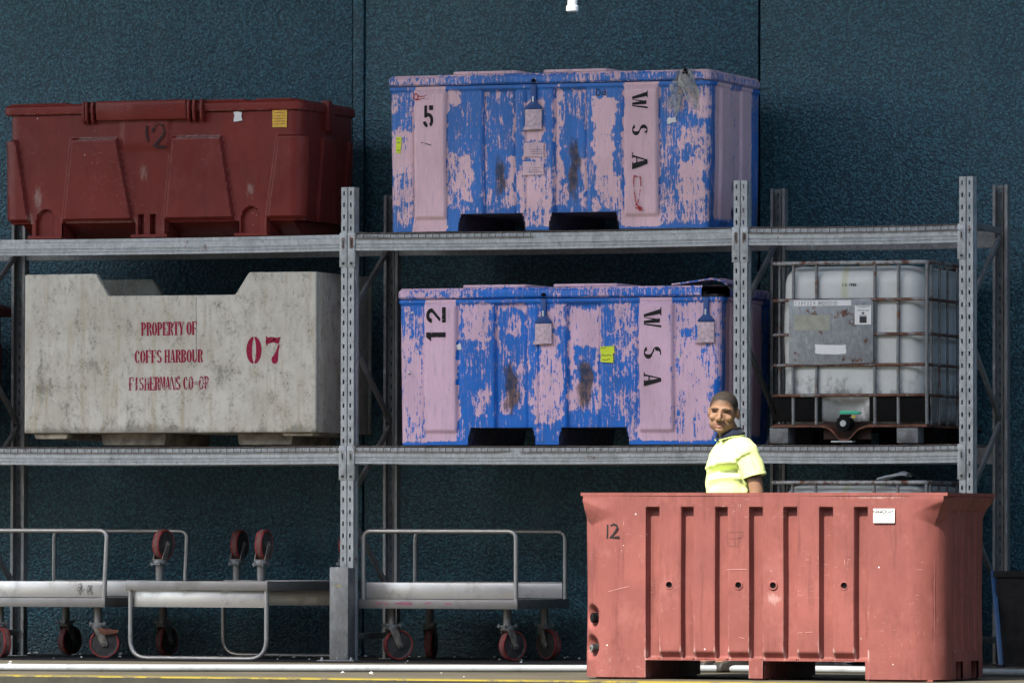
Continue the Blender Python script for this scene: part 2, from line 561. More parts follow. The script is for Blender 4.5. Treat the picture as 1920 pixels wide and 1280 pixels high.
def glyph(ch):
    S = .36
    stem = lambda x, w=S: rc(x, 0, x + w, 1) + rc(x - .07, 0, x - .001, .06) + rc(x + w + .001, 0, x + w + .07, .06) + rc(x - .07, .94, x - .001, 1) + rc(x + w + .001, .94, x + w + .07, 1)
    bowl = lambda y, h: ring(.46, y, (.50, h), (.16, h - .09), -88, 88)
    if ch == 'P': return stem(.06) + bowl(.72, .28)
    if ch == 'R': return stem(.06) + bowl(.74, .26) + [[(.50, .46), (.78, .46), (1.02, .0), (.72, .0)]]
    if ch == 'B': return stem(.06) + bowl(.755, .245) + bowl(.255, .255)
    if ch == 'O' or ch == '0': return ring(.5, .5, (.5, .5), (.13, .44), 97, 263) + ring(.5, .5, (.5, .5), (.13, .44), -83, 83)
    if ch == 'C': return ring(.52, .5, (.5, .5), (.15, .44), 97, 263) + ring(.52, .5, (.46, .5), (.15, .42), 28, 83, 6) + ring(.52, .5, (.46, .5), (.3, .42), -83, -35, 6)
    if ch == 'E': return stem(.06) + rc(.44, .93, .95, 1) + rc(.82, .72, .95, .929) + rc(.44, .47, .75, .54) + rc(.44, 0, .98, .07) + rc(.85, .071, .98, .3)
    if ch == 'F': return stem(.06) + rc(.44, .93, .95, 1) + rc(.82, .70, .95, .929) + rc(.44, .47, .75, .54) + rc(.64, .38, .75, .469)
    if ch == 'T': return rc(.32, 0, .68, .92) + rc(.2, 0, .319, .06) + rc(.681, 0, .8, .06) + rc(0, .93, 1, 1) + rc(0, .7, .13, .929) + rc(.87, .7, 1, .929)
    if ch == 'Y': return rc(.32, 0, .66, .45) + [[(.0, 1), (.38, 1), (.64, .452), (.34, .452)], [(.8, 1), (.98, 1), (.66, .46), (.56, .46)]] + rc(.2, 0, .319, .06)
    if ch == 'S': return ring(.5, .74, (.46, .26), (.14, .19), 20, 262, 12) + ring(.48, .26, (.48, .26), (.14, .19), -160, 92, 12) + [[(.20, .62), (.5, .56), (.82, .38), (.5, .44)]]
    if ch == 'H': return stem(.06, .3) + stem(.66, .3) + rc(.37, .46, .65, .54)
    if ch == 'A': return [[(.40, 1), (.66, 1), (1.0, .0), (.62, .0)], [(.40, 1), (.48, 1), (.2, .0), (.08, .0)]] + rc(.22, .27, .66, .34) + rc(-.05, 0, .07, .06) + rc(.205, 0, .3, .06) + rc(.52, 0, .61, .06)
    if ch == 'U': return rc(.06, .25, .40, 1) + rc(.78, .25, .90, 1) + ring(.48, .26, (.42, .26), (.10, .19), 180, 360, 10) + rc(-.02, .94, .059, 1) + rc(.68, .94, .779, 1)
    if ch == 'I': return stem(.32)
    if ch == 'M': return rc(.0, 0, .12, 1) + rc(.72, 0, 1.02, 1) + [[(.121, 1), (.34, 1), (.58, .25), (.46, .05)], [(.56, .3), (.64, .3), (.719, 1), (.66, 1)]]
    if ch == 'N': return rc(.0, 0, .12, 1) + rc(.86, 0, .98, 1) + [[(.121, 1), (.36, 1), (.859, 0), (.6, 0)]]
    if ch == '-': return rc(.15, .40, .85, .47) + rc(.15, .52, .85, .59)
    if ch == '7': return rc(.02, .66, .12, 1) + ring(.35, .80, (.36, .18), (.02, .0), 10, 200, 10) + [[(.13, .72), (.5, .78), (.86, .72), (1.0, .98), (.72, .94), (.4, .98), (.13, .9)]] + [[(.82, .68), (.94, .70), (.84, .45), (.66, .42)], [(.66, .42), (.84, .45), (.82, .14), (.40, .2)]] + ring(.6, .15, (.22, .15), (.0, .0), 0, 360, 14)
    if ch == '5': return rc(.1, .46, .36, 1) + rc(.56, .79, .94, 1) + ring(.46, .34, (.50, .33), (.22, .17), -62, 92, 12) + rc(.10, .50, .44, .67) + ring(.46, .34, (.50, .33), (.22, .17), 193, 262, 7)
    if ch == '2': return ring(.48, .70, (.46, .30), (.2, .14), 25, 178, 12) + [[(.93, .70), (.66, .70), (.10, .30), (.30, .27)], [(.93, .70), (.9, .83), (.66, .78), (.66, .70)]] + rc(.04, 0, .98, .19)
    if ch == '1': return rc(.36, 0, .66, 1) + [[(.10, .74), (.359, .74), (.359, .98)]]
    if ch == 'W': return [[(.0, 1), (.28, 1), (.46, .0), (.30, .0)], [(.47, .02), (.58, .92), (.66, .80), (.50, .0)], [(.54, .92), (.78, .92), (.82, .0), (.68, .0)], [(.83, .0), (.9, .0), (1.06, 1), (.94, 1)]] + rc(-.08, .94, -.001, 1) + rc(.281, .94, .38, 1)
    return []


def text_mesh(s, h, wr=.36, adv=.42, rot=0.0, space=.36):
    """a flat mesh of stroke letters in the x-z plane, its lower left at the origin"""
    mb = MB(); x = 0.0
    ca, sa = math.cos(rot), math.sin(rot)
    for ch in s:
        if ch == ' ':
            x += space * h; continue
        for poly in glyph(ch):
            pts = [(x + px * wr * h, py * h) for px, py in poly]
            pts = [(a * ca - b * sa, a * sa + b * ca) for a, b in pts]
            mb.add([(a, -.00011 * (len(mb.f) % 9), b) for a, b in pts], [tuple(range(len(pts)))])
        x += adv * h
    me = bpy.data.meshes.new('lettering')
    me.from_pydata(mb.v, [], mb.f); me.update()
    return me, x


def decal(name, me, mat, parent, loc):
    return link(name, me, mat, parent, loc)


def font_text(name, s, size, mat, parent, loc, align='LEFT', sx=1.0, bold=0.0):
    cu = bpy.data.curves.new(name, 'FONT'); cu.body = s; cu.size = size; cu.align_x = align; cu.offset = bold; cu.resolution_u = 3
    tmp = bpy.data.objects.new('tmp', cu); COL.objects.link(tmp)
    bpy.context.view_layer.update()
    me = bpy.data.meshes.new_from_object(tmp.evaluated_get(bpy.context.evaluated_depsgraph_get()))
    bpy.data.objects.remove(tmp)
    me.transform(Matrix.Rotation(R(90), 4, 'X') @ Matrix.Diagonal((sx, 1, 1, 1)))
    me.materials.clear()
    return link(name, me, mat, parent, loc)


def scrawl(paths, w, jitter=0.0):
    """hand-drawn marks: polylines in (x,z) with a width"""
    mb = MB()
    for p in paths:
        p = [Vector((a, 0, b)) for a, b in p]
        for i in range(len(p) - 1):
            d = (p[i + 1] - p[i]); L = d.length
            if L < 1e-6: continue
            d /= L; nrm = Vector((-d.z, 0, d.x)) * w / 2; e = d * w * .45
            mb.add([p[i] - nrm - e, p[i + 1] - nrm + e, p[i + 1] + nrm + e, p[i] + nrm - e], [(0, 1, 2, 3)])
    me = bpy.data.meshes.new('marks'); me.from_pydata(mb.v, [], mb.f); me.update()
    # overlapping dashes: spread in depth by a hair so no two lie in one plane
    n = len(me.vertices) // 4
    for k in range(n):
        for q in range(4): me.vertices[k * 4 + q].co.y -= (k % 7) * 0.00012
    return me


def sticker(name, x0, x1, z0, z1, y, mat, parent, th=.0015, tilt=0.0, rag=0.0):
    pts = [(x0, z0), (x1, z0), (x1, z1), (x0, z1)]
    if rag:
        out = []
        for i in range(4):
            a, b = pts[i], pts[(i + 1) % 4]
            for k in range(5):
                t = k / 5
                out.append((a[0] + (b[0] - a[0]) * t + random.uniform(-rag, rag), a[1] + (b[1] - a[1]) * t + random.uniform(-rag, rag)))
        pts = out
    if tilt:
        cx, cz = (x0 + x1) / 2, (z0 + z1) / 2
        pts = [(cx + (a - cx) * math.cos(tilt) - (b - cz) * math.sin(tilt), cz + (a - cx) * math.sin(tilt) + (b - cz) * math.cos(tilt)) for a, b in pts]
    mb = MB(); mb.prism_y(pts, y - th, y)
    return mb.build(name, mat, parent)


# ------------------------------------------------------------------ moulded shells
def sst(x, a, b):
    t = np.clip((x - a) / (b - a), 0, 1)
    return t * t * (3 - 2 * t)


def seg(x, a, b, e=.010):
    return sst(x, a - e / 2, a + e / 2) * (1 - sst(x, b - e / 2, b + e / 2))


def shell(name, W, D, r, zs, step, disp, mat, parent, nexp=None, hole=None, attrs=None, ncor=8, cap_top=True, cap_bot=False, extra=None, ang=40):
    """one skin round a rounded box: rows zs, columns round the plan; disp pushes it out or in"""
    nx = max(2, int((W - 2 * r) / step)); ny = max(2, int((D - 2 * r) / (step * 1.2)))
    side, u = [], []
    xs = np.linspace(r, W - r, nx + 1); ys = np.linspace(r, D - r, ny + 1)
    th = np.linspace(0, math.pi / 2, ncor + 1)[1:-1]
    side += [0] * len(xs); u += list(xs)
    side += [4] * len(th); u += list(th)
    side += [1] * len(ys); u += list(ys)
    side += [5] * len(th); u += list(th)
    side += [2] * len(xs); u += list(xs[::-1])
    side += [6] * len(th); u += list(th)
    side += [3] * len(ys); u += list(ys[::-1])
    side += [7] * len(th); u += list(th)
    side = np.array(side); u = np.array(u); zs = np.array(zs)
    nc, nr = len(u), len(zs)
    S = np.repeat(side[None], nr, 0); U = np.repeat(u[None], nr, 0); Z = np.repeat(zs[:, None], nc, 1)
    X = np.zeros_like(Z); Y = np.zeros_like(Z); NX = np.zeros_like(Z); NY = np.zeros_like(Z)
    wq = nexp(Z, U) if nexp is not None else np.zeros_like(Z)
    m = S == 0; X[m] = U[m]; NY[m] = -1
    m = S == 1; X[m] = W; Y[m] = U[m]; NX[m] = 1
    m = S == 2; X[m] = U[m]; Y[m] = D; NY[m] = 1
    m = S == 3; Y[m] = U[m]; NX[m] = -1
    tq = np.tan(np.clip(np.minimum(U, math.pi / 2 - U), 0, math.pi / 4))
    lo = U < math.pi / 4
    sn = np.sin(U) * (1 - wq) + np.where(lo, tq, 1.0) * wq
    cs = np.cos(U) * (1 - wq) + np.where(lo, 1.0, tq) * wq
    m = S == 4; X[m] = W - r + r * sn[m]; Y[m] = r - r * cs[m]; NX[m] = np.sin(U[m]); NY[m] = -np.cos(U[m])
    m = S == 5; X[m] = W - r + r * cs[m]; Y[m] = D - r + r * sn[m]; NX[m] = np.cos(U[m]); NY[m] = np.sin(U[m])
    m = S == 6; X[m] = r - r * sn[m]; Y[m] = D - r + r * cs[m]; NX[m] = -np.sin(U[m]); NY[m] = np.cos(U[m])
    m = S == 7; X[m] = r - r * cs[m]; Y[m] = r - r * sn[m]; NX[m] = -np.cos(U[m]); NY[m] = -np.sin(U[m])
    o = disp(S, U, Z, X, Y)
    PX = X + NX * o; PY = Y + NY * o
    V = np.stack([PX, PY, Z], -1).reshape(-1, 3)
    faces = []
    for i in range(nr - 1):
        zm = (zs[i] + zs[i + 1]) / 2
        for j in range(nc):
            k = (j + 1) % nc
            if hole is not None:
                if side[j] == side[k]: sd_, uu = side[j], (u[j] + u[k]) / 2
                else: sd_, uu = (side[j], u[j]) if side[j] > side[k] else (side[k], u[k])
                if hole(sd_, uu, zm): continue
            faces.append((i * nc + j, i * nc + k, (i + 1) * nc + k, (i + 1) * nc + j))
    if cap_top: faces.append(tuple((nr - 1) * nc + j for j in range(nc)))
    if cap_bot: faces.append(tuple(j for j in reversed(range(nc))))
    vl = [tuple(p) for p in V]; nv = len(vl)
    if extra is not None:
        b = len(vl); vl += [tuple(p) for p in extra.v]
        faces += [tuple(i + b for i in f) for f in extra.f]
    me = bpy.data.meshes.new(name)
    me.from_pydata(vl, [], faces); me.update()
    for an, fn in (attrs or {}).items():
        a = me.attributes.new(an, 'FLOAT', 'POINT')
        vals = np.zeros(len(vl), dtype=np.float32)
        vals[:nv] = fn(S, U, Z, X, Y).reshape(-1)
        if an == 'rust': vals[nv:] = .95  # fork tunnels darkened in the colour to stand for their shade
        a.data.foreach_set('value', vals)
    smooth(me, ang)
    return link(name, me, mat, parent)


def zrows(z0, z1, step, extra=()):
    n = max(2, int(round((z1 - z0) / step)))
    a = list(np.linspace(z0, z1, n + 1))
    for e in extra: a += [e - .002, e + .002]
    return sorted(set(round(float(x), 5) for x in a if z0 <= x <= z1))


def rects(lst, base, soft=.016):
    """soft-edged rectangles painted one over another on the front skin: (x0,z0,x1,z1,value)"""
    def fn(X, Z):
        if soft < .03:
            a, b = X.copy(), Z.copy()
            for k, (f, amp) in enumerate(((9, .008), (17, .008), (31, .007), (57, .006), (95, .005))):
                X = X + amp * np.sin(f * 1.3 * b + 1.7 * k + 2.0 * np.sin(f * .6 * a + k))
                Z = Z + amp * np.sin(f * 1.1 * a + 2.3 * k + 2.0 * np.sin(f * .5 * b + 2 * k))
            keep = ((a > .19) & (a < .394)) | ((a > 1.655) & (a < 1.841))
            X = np.where(keep, a, X); Z = np.where(keep, b, Z)
        out = np.full_like(X, base)
        for x0, z0, x1, z1, v in lst:
            w = sst(X, x0 - soft, x0 + soft) * (1 - sst(X, x1 - soft, x1 + soft)) * sst(Z, z0 - soft, z0 + soft) * (1 - sst(Z, z1 - soft, z1 + soft))
            out = out * (1 - w) + (v if v > 1.3 else .5 + (v - .5) * .82) * w
        return out
    return fn


# ================================================================== SETTING
mb = MB(); mb.box(-400, 400, -800, 400, -1.2, -.16)
tag(mb.build('ground', M['road']), kind='structure')
mb = MB(); mb.box(-30, 34, -4.78, 8, -.159, 0.0)
tag(mb.build('pavement', M['pave']), kind='structure')
M['bitumen'] = m_ground('dark_oily_floor', (.022, .022, .021), (.045, .043, .04), 2.5)
mb = MB(); mb.box(-30, 34, -.42, 1.449, .0005, .004)
tag(mb.build('floor', M['bitumen']), kind='structure')
mb = MB()
mb.cur = 0
mb.box(-30, 34, -4.95, -4.7805, -.16, -.0095)
mb.cur = 1
mb.prism_x([(-4.9515, -.009), (-4.944, -.0005), (-4.7805, .0005), (-4.7805, -.009)], -30, 34)
tag(mb.build('kerb', [M['conc_edge'], M['yellow']]), kind='structure')

# wall of precast panels
wall = thing('wall', 'dark teal roughcast precast wall standing behind the rack and trolleys', 'wall', (0, 1.45, 0))
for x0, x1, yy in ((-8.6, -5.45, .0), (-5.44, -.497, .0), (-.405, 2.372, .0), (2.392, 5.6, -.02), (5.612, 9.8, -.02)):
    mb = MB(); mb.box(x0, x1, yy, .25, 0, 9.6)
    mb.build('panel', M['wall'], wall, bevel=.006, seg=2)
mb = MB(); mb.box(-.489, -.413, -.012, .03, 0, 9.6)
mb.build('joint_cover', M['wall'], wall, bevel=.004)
for y0, y1 in ((-3.2, -.03), (-6.5, -3.21), (-9.8, -6.51)):  # unseen wing, added to hold back light from the right
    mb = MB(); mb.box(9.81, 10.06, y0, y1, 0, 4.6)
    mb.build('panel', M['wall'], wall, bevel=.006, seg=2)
mb = MB(); mb.box(-8.6, 9.8, .251, .6, 0, 9.6)
mb.build('backing', M['dark'], wall)

# unseen block added across the yard to cut low sky light off the rack
blocker = thing('sky_blocker', 'unseen long grey corrugated block added across the yard to cut low sky light', 'light blocker', (8, -60, -.16))
mb = MB()
for k in range(120):
    x = -45 + k * .75
    mb.box(x, x + .375, -.06, .0, 0, 26); mb.box(x + .3755, x + .7495, -.06, -.03, 0, 26)
mb.build('blocker_face', M['roof_grey'], blocker)
mb = MB(); mb.box(-45, 45, -18, -.0605, 0, 25.9)
mb.build('blocker_core', M['dark'], blocker)
for x in (-30, -12, 6, 24):
    mb = MB(); mb.box(x, x + 5, .001, .05, 0, 5.2)
    mb.build('blocker_door', M['galv_dark'], blocker)

# awning that keeps the rack in the shade (above the picture)
aw = thing('awning', 'pale sheet awning sticking out from the top of the wall over the rack', 'awning', (0, 0, 9.0))
EY = -8.2
mb = MB()
for k in range(56):
    x = -15 + k * .45
    mb.prism_y([(x, 0), (x + .17, 0), (x + .2, .03), (x + .42, .03), (x + .4495, 0.001), (x + .4495, .012), (x + .43, .042), (x + .19, .042), (x + .16, .012), (x, .012)], EY, 1.40)
mb.build('roof_sheet', M['roof'], aw)
for yy in (-7.6, -5.9, -4.2, -2.6, -1.0, .6):
    mb = MB(); mb.box(-15, 10.1, yy, yy + .08, -.17, -.002)
    mb.build('purlin', M['galv_dark'], aw)
for xx in (-13, -8.2, -3.4, 1.2, 5.6, 9.9):
    mb = MB(); mb.box(xx, xx + .1, -7.9, 1.42, -.36, -.172)
    mb.build('rafter', M['galv_dark'], aw)
mb = MB(); mb.prism_x([(EY + a, b) for a, b in ((-.15, .06), (-.15, -.08), (-.005, -.08), (-.005, .06), (-.015, .06), (-.015, -.07), (-.14, -.07), (-.14, .06))], -15, 10.1)
mb.build('gutter', M['white'], aw)
# white drain pipe hanging from the gutter
PIPE_X, PIPE_Z = 4.541, 3.472
dp = thing('drain_pipe', 'white plastic drain pipe hanging down in front of the wall at the top edge', 'pipe', (PIPE_X, -8.28, PIPE_Z))
mb = MB(); mb.tube([(0.0, 0, .02), (.055, 0, 1.4), (.055, 0, 8.93 - PIPE_Z)], .0245, 20)
mb.build('pipe', M['white'], dp)
mb = MB(); mb.lathe([(.021, .004), (.028, .0), (.031, .004), (.031, .026), (.027, .03)], (0, 0, 0), 'z', 20)
mb.build('end_collar', M['white'], dp)

# ================================================================== PALLET RACK
ZT = 3.071; PW = .09; DEP = .84
PX_ = [-5.37, -2.69, 0.0, 2.68, 4.17]
rack = thing('pallet_rack', 'galvanised two-shelf pallet rack standing along the teal wall', 'rack', (0, 0, 0))


def upright_mesh():
    xe = [0, .0135, .0245, .0415, .0445, .0475, .0505, .0610, .0720, PW]
    yo = [0, 0, 0, 0, .010, .010, 0, 0, 0, 0]
    pitch = .0765; z0 = .035
    ze = [0.0]; kind = []
    k = 0
    while z0 + k * pitch + .028 < ZT - .01:
        a = z0 + k * pitch
        ze += [a, a + .028]; kind += [0, 1]; k += 1
    ze.append(ZT); kind.append(0)
    mb = MB(); nx = len(xe)
    mb.v = [(x + (.003 if (i in (1, 2, 7, 8) and False) else 0), yo[i], z) for z in ze for i, x in enumerate(xe)]
    for j in range(len(ze) - 1):
        for i in range(nx - 1):
            if kind[j] and i in (1, 7): continue
            mb.f.append((j * nx + i, j * nx + i + 1, (j + 1) * nx + i + 1, (j + 1) * nx + i)); mb.mi.append(0)
    # slot rims give the sheet its thickness
    for j in range(len(ze) - 1):
        if not kind[j]: continue
        for i in (1, 7):
            x0, x1, a, b = xe[i], xe[i + 1], ze[j], ze[j + 1]
            mb.add([(x0, 0, a), (x1, 0, a), (x1, 0, b), (x0, 0, b), (x0, .003, a), (x1, .003, a), (x1, .003, b), (x0, .003, b)],
                   [(0, 1, 5, 4), (1, 2, 6, 5), (2, 3, 7, 6), (3, 0, 4, 7)])
    # side walls, outward kink and back lips
    prof = [(0, .0), (0, .045), (-.004, .052), (-.004, .078), (.014, .078)]
    for s in (0, 1):
        p = [((x if s == 0 else PW - x), y) for x, y in prof]
        b = len(mb.v)
        for x, y in p: mb.v += [(x, y, 0), (x, y, ZT)]
        for i in range(len(p) - 1):
            mb.f.append((b + 2 * i, b + 2 * i + 2, b + 2 * i + 3, b + 2 * i + 1)); mb.mi.append(0)
    me = bpy.data.meshes.new('upright')
    me.from_pydata(mb.v, [], mb.f); me.update()
    return me


UPM = upright_mesh(); UPM.materials.append(M['galv'])
UPR = UPM.copy(); UPR.materials.clear(); UPR.materials.append(M['galv_dark'])
for i, x in enumerate(PX_):
    o = link('upright', UPM, None, rack, (x, 0, 0))
    o = link('upright', UPR, None, rack, (x + PW, DEP + .01, -.012 if i > 1 else -.03))
    o.rotation_euler = (0, 0, math.pi)
    # foot plates
    for ya, yb_ in ((-.03, .10), (DEP - .07, DEP + .04)):
        mb = MB(); mb.box(x - .03, x + .12, ya, yb_, .0005, .008)
        mb.build('foot_plate', M['galv_dark'], rack)
    xc = x + .045
    for (y0, z0, y1, z1) in ((.78, 2.72, .06, 2.25), (.06, 2.10, .78, 1.57), (.78, 1.53, .06, 1.05), (.06, .96, .78, .45), (.06, 2.775, .78, 2.765), (.06, .16, .78, .16)):
        mb = MB(); mb.bar((xc - .012, y0, z0), (xc - .012, y1, z1), .022, .042, (1, 0, 0)) if False else mb.bar((xc - .005, y0, z0), (xc - .005, y1, z1), .024, .04)
        mb.build('brace', M['galv_dark'], rack, bevel=.004)

BEAM = [(.05, 0), (.010, 0), (.010, -.021), (0, -.025), (0, -.062), (.007, -.066), (.007, -.071), (0, -.075), (0, -.083), (.004, -.0865), (0, -.090), (0, -.105), (.05, -.105)]
ZB = {0: 1.384, 1: 2.764}
SAG = .006
for lev in (0, 1):
    for b in range(4):
        xa = PX_[b] + PW + .001; xb = PX_[b + 1] - .001
        n = 16
        mb = MB()
        for y_off, flip in ((.002, 1), (DEP - .0, -1)):
            bb = len(mb.v); k = len(BEAM)
            for i in range(n + 1):
                t = i / n; x = xa + (xb - xa) * t; sg = -SAG * 4 * t * (1 - t)
                for (y, z) in BEAM: mb.v.append((x, y_off + y * flip, ZB[lev] + z + sg))
            for i in range(n):
                for j in range(k):
                    mb.f.append((bb + i * k + j, bb + i * k + (j + 1) % k, bb + (i + 1) * k + (j + 1) % k, bb + (i + 1) * k + j)); mb.mi.append(0)
            if flip == 1:
                mb.build('beam', M['galv'], rack, ang=25); mb = MB()
            else:
                mb.build('beam', M['galv_dark'], rack, ang=25)
    for p in range(5):
        for s in (0, 1):
            if (p == 4 and s == 1) or (p == 0 and s == 0): continue
            x0 = PX_[p] - .010 if s == 0 else PX_[p] + .0465
            zc = ZB[lev] + .010
            mb = MB()
            mb.box(x0, x0 + .0515, -.006, -.0005, zc - .222, zc)
            if s == 0: mb.box(x0, x0 + .005, -.0005, .045, zc - .222, zc)
            else: mb.box(x0 + .0465, x0 + .0515, -.0005, .045, zc - .222, zc)
            pl = mb.build('beam_connector', M['galv'], rack, bevel=.002)
            mb = MB(); c = x0 + .027
            mb.prism_y([(c - .012, zc - .09), (c - .008, zc - .103), (c + .008, zc - .103), (c + .012, zc - .09), (c + .012, zc - .045), (c + .008, zc - .032), (c - .008, zc - .032), (c - .012, zc - .045)], -.009, -.0065)
            mb.build('safety_lock', M['galv_rust'], pl)
            mb = MB()
            mb.prism_y([(c - .004, zc - .088), (c + .004, zc - .088), (c + .004, zc - .05), (c - .004, zc - .05)], -.012, -.0095)
            mb.build('lock_pin', M['dark'], pl)
            mb = MB(); mb.lathe([(.010, 0), (.010, .004), (.006, .006)][::-1], (c, -.0125, zc - .198), 'y', 6)
            mb.build('bolt', M['dark'], pl)

# welded wire decks; the front edge is bent down over the beam
DECK = {(0, 0): 1, (0, 1): 1, (0, 2): 1, (0, 3): 1, (1, 2): 1, (1, 3): 1}
for (lev, b) in DECK:
    xa = PX_[b] + PW + .006; xb = PX_[b + 1] - .006
    zt = ZB[lev] + .004
    mb = MB()
    npitch = int((xb - xa) / .0485); pit = (xb - xa - .03) / npitch
    rr = random.Random(lev * 7 + b - 1)
    for k in range(npitch + 1):
        x = xa + .012 + k * pit
        j = rr.uniform(-.004, .004)
        t = (x - xa) / (xb - xa); sg = -SAG * 4 * t * (1 - t)
        mb.bar((x, -.006, zt + sg), (x, DEP - .01, zt + sg), .0045, .0045)
        drop = True
        if lev == 1 and b == 2 and x > 1.34: drop = False
        if drop:
            gap = lev == 0 and b == 2 and 1.17 < x < 1.24
            if not gap:
                mb.bar((x, -.006, zt + sg + .002), (x + j, -.0065, zt + sg - .030), .0045, .0045, (0, 1, 0))
    for k in range(9):
        y = .01 + k * .1
        t2 = .5
        for q in range(6):
            xq0 = xa + (xb - xa) * q / 6; xq1 = xa + (xb - xa) * (q + 1) / 6
            s0 = -SAG * 4 * (q / 6) * (1 - q / 6); s1 = -SAG * 4 * ((q + 1) / 6) * (1 - (q + 1) / 6)
            mb.bar((xq0, y, zt + .0045 + s0), (xq1, y, zt + .0045 + s1), .0045, .0045)
    xe = 1.33 if (lev == 1 and b == 2) else xb
    for q in range(8):
        xq0 = xa + (xe - xa) * q / 8; xq1 = xa + (xe - xa) * (q + 1) / 8
        f = lambda x: -SAG * 4 * ((x - xa) / (xb - xa)) * (1 - (x - xa) / (xb - xa))
        if lev == 0 and b == 2 and xq0 < 1.2 < xq1:
            mb.bar((xq0, -.011, zt - .030 + f(xq0)), (1.17, -.011, zt - .022 + f(xq1)), .005, .005)
            mb.bar((1.24, -.011, zt - .033 + f(xq1)), (xq1, -.011, zt - .031 + f(xq1)), .005, .005); continue
        mb.bar((xq0, -.011, zt - .031 + f(xq0) + rr.uniform(-.001, .001)), (xq1, -.011, zt - .031 + f(xq1)), .005, .005)
    if lev == 0 and b == 2:
        mb.tube([(xa + .03, -.011, zt - .03), (xa + .005, -.02, zt - .018), (xa - .01, -.018, zt + .01), (xa + .02, -.01, zt + .03), (xa + .03, -.008, zt + .022)], .0024, 6)
    if lev == 1 and b == 2:
        mb.tube([(xa + .25, -.011, zt - .031), (xa + .1, -.014, zt - .02), (xa + .0, -.012, zt - .012)], .0024, 6)
    tag(mb.build('wire_deck', M['wire'], rack), kind='stuff')

# loose tie wire on the second upright
tw = MB(); tw.tube([(.05, -.012, 2.57), (.075, -.02, 2.565), (.10, -.02, 2.535), (.112, -.015, 2.52), (.105, -.012, 2.49), (.112, -.01, 2.455)], .0022, 6)
tag(tw.build('tie_wire', M['galv']), 'thin loose tie wire dangling beside the upright under the upper shelf', 'wire')

# column guard bolted to the floor
cg = thing('column_guard', 'square grey steel post guard bolted to the floor around the rack upright between the trolleys', 'guard', (-.022, -.13, 0))
mb = MB()
t_ = .006
mb.box(0, .128, 0, t_, .012, .61); mb.box(.128 - t_, .128, t_ + .0005, .125, .012, .605); mb.box(0, t_, t_ + .0005, .125, .012, .605)
mb.build('shield', M['galv_dark'], cg, bevel=.003)
mb = MB(); mb.box(-.075, .18, -.03, .10, .001, .011)
mb.build('base_plate', M['galv_dark'], cg, bevel=.002)
for bx, by in ((-.05, -.005), (.155, -.005)):
    mb = MB(); mb.lathe([(.012, 0), (.012, .008), (.007, .009), (.007, .018)], (bx, by, .0115), 'z', 8)
    mb.build('anchor_bolt', M['galv'], cg)
mb = MB(); mb.add([(.008, -.001, .495), (.05, -.001, .488), (.085, -.001, .50), (.06, -.001, .483)], [(0, 1, 3), (1, 2, 3)])
mb.build('paint_scrape', M['yellow_tag'], cg)


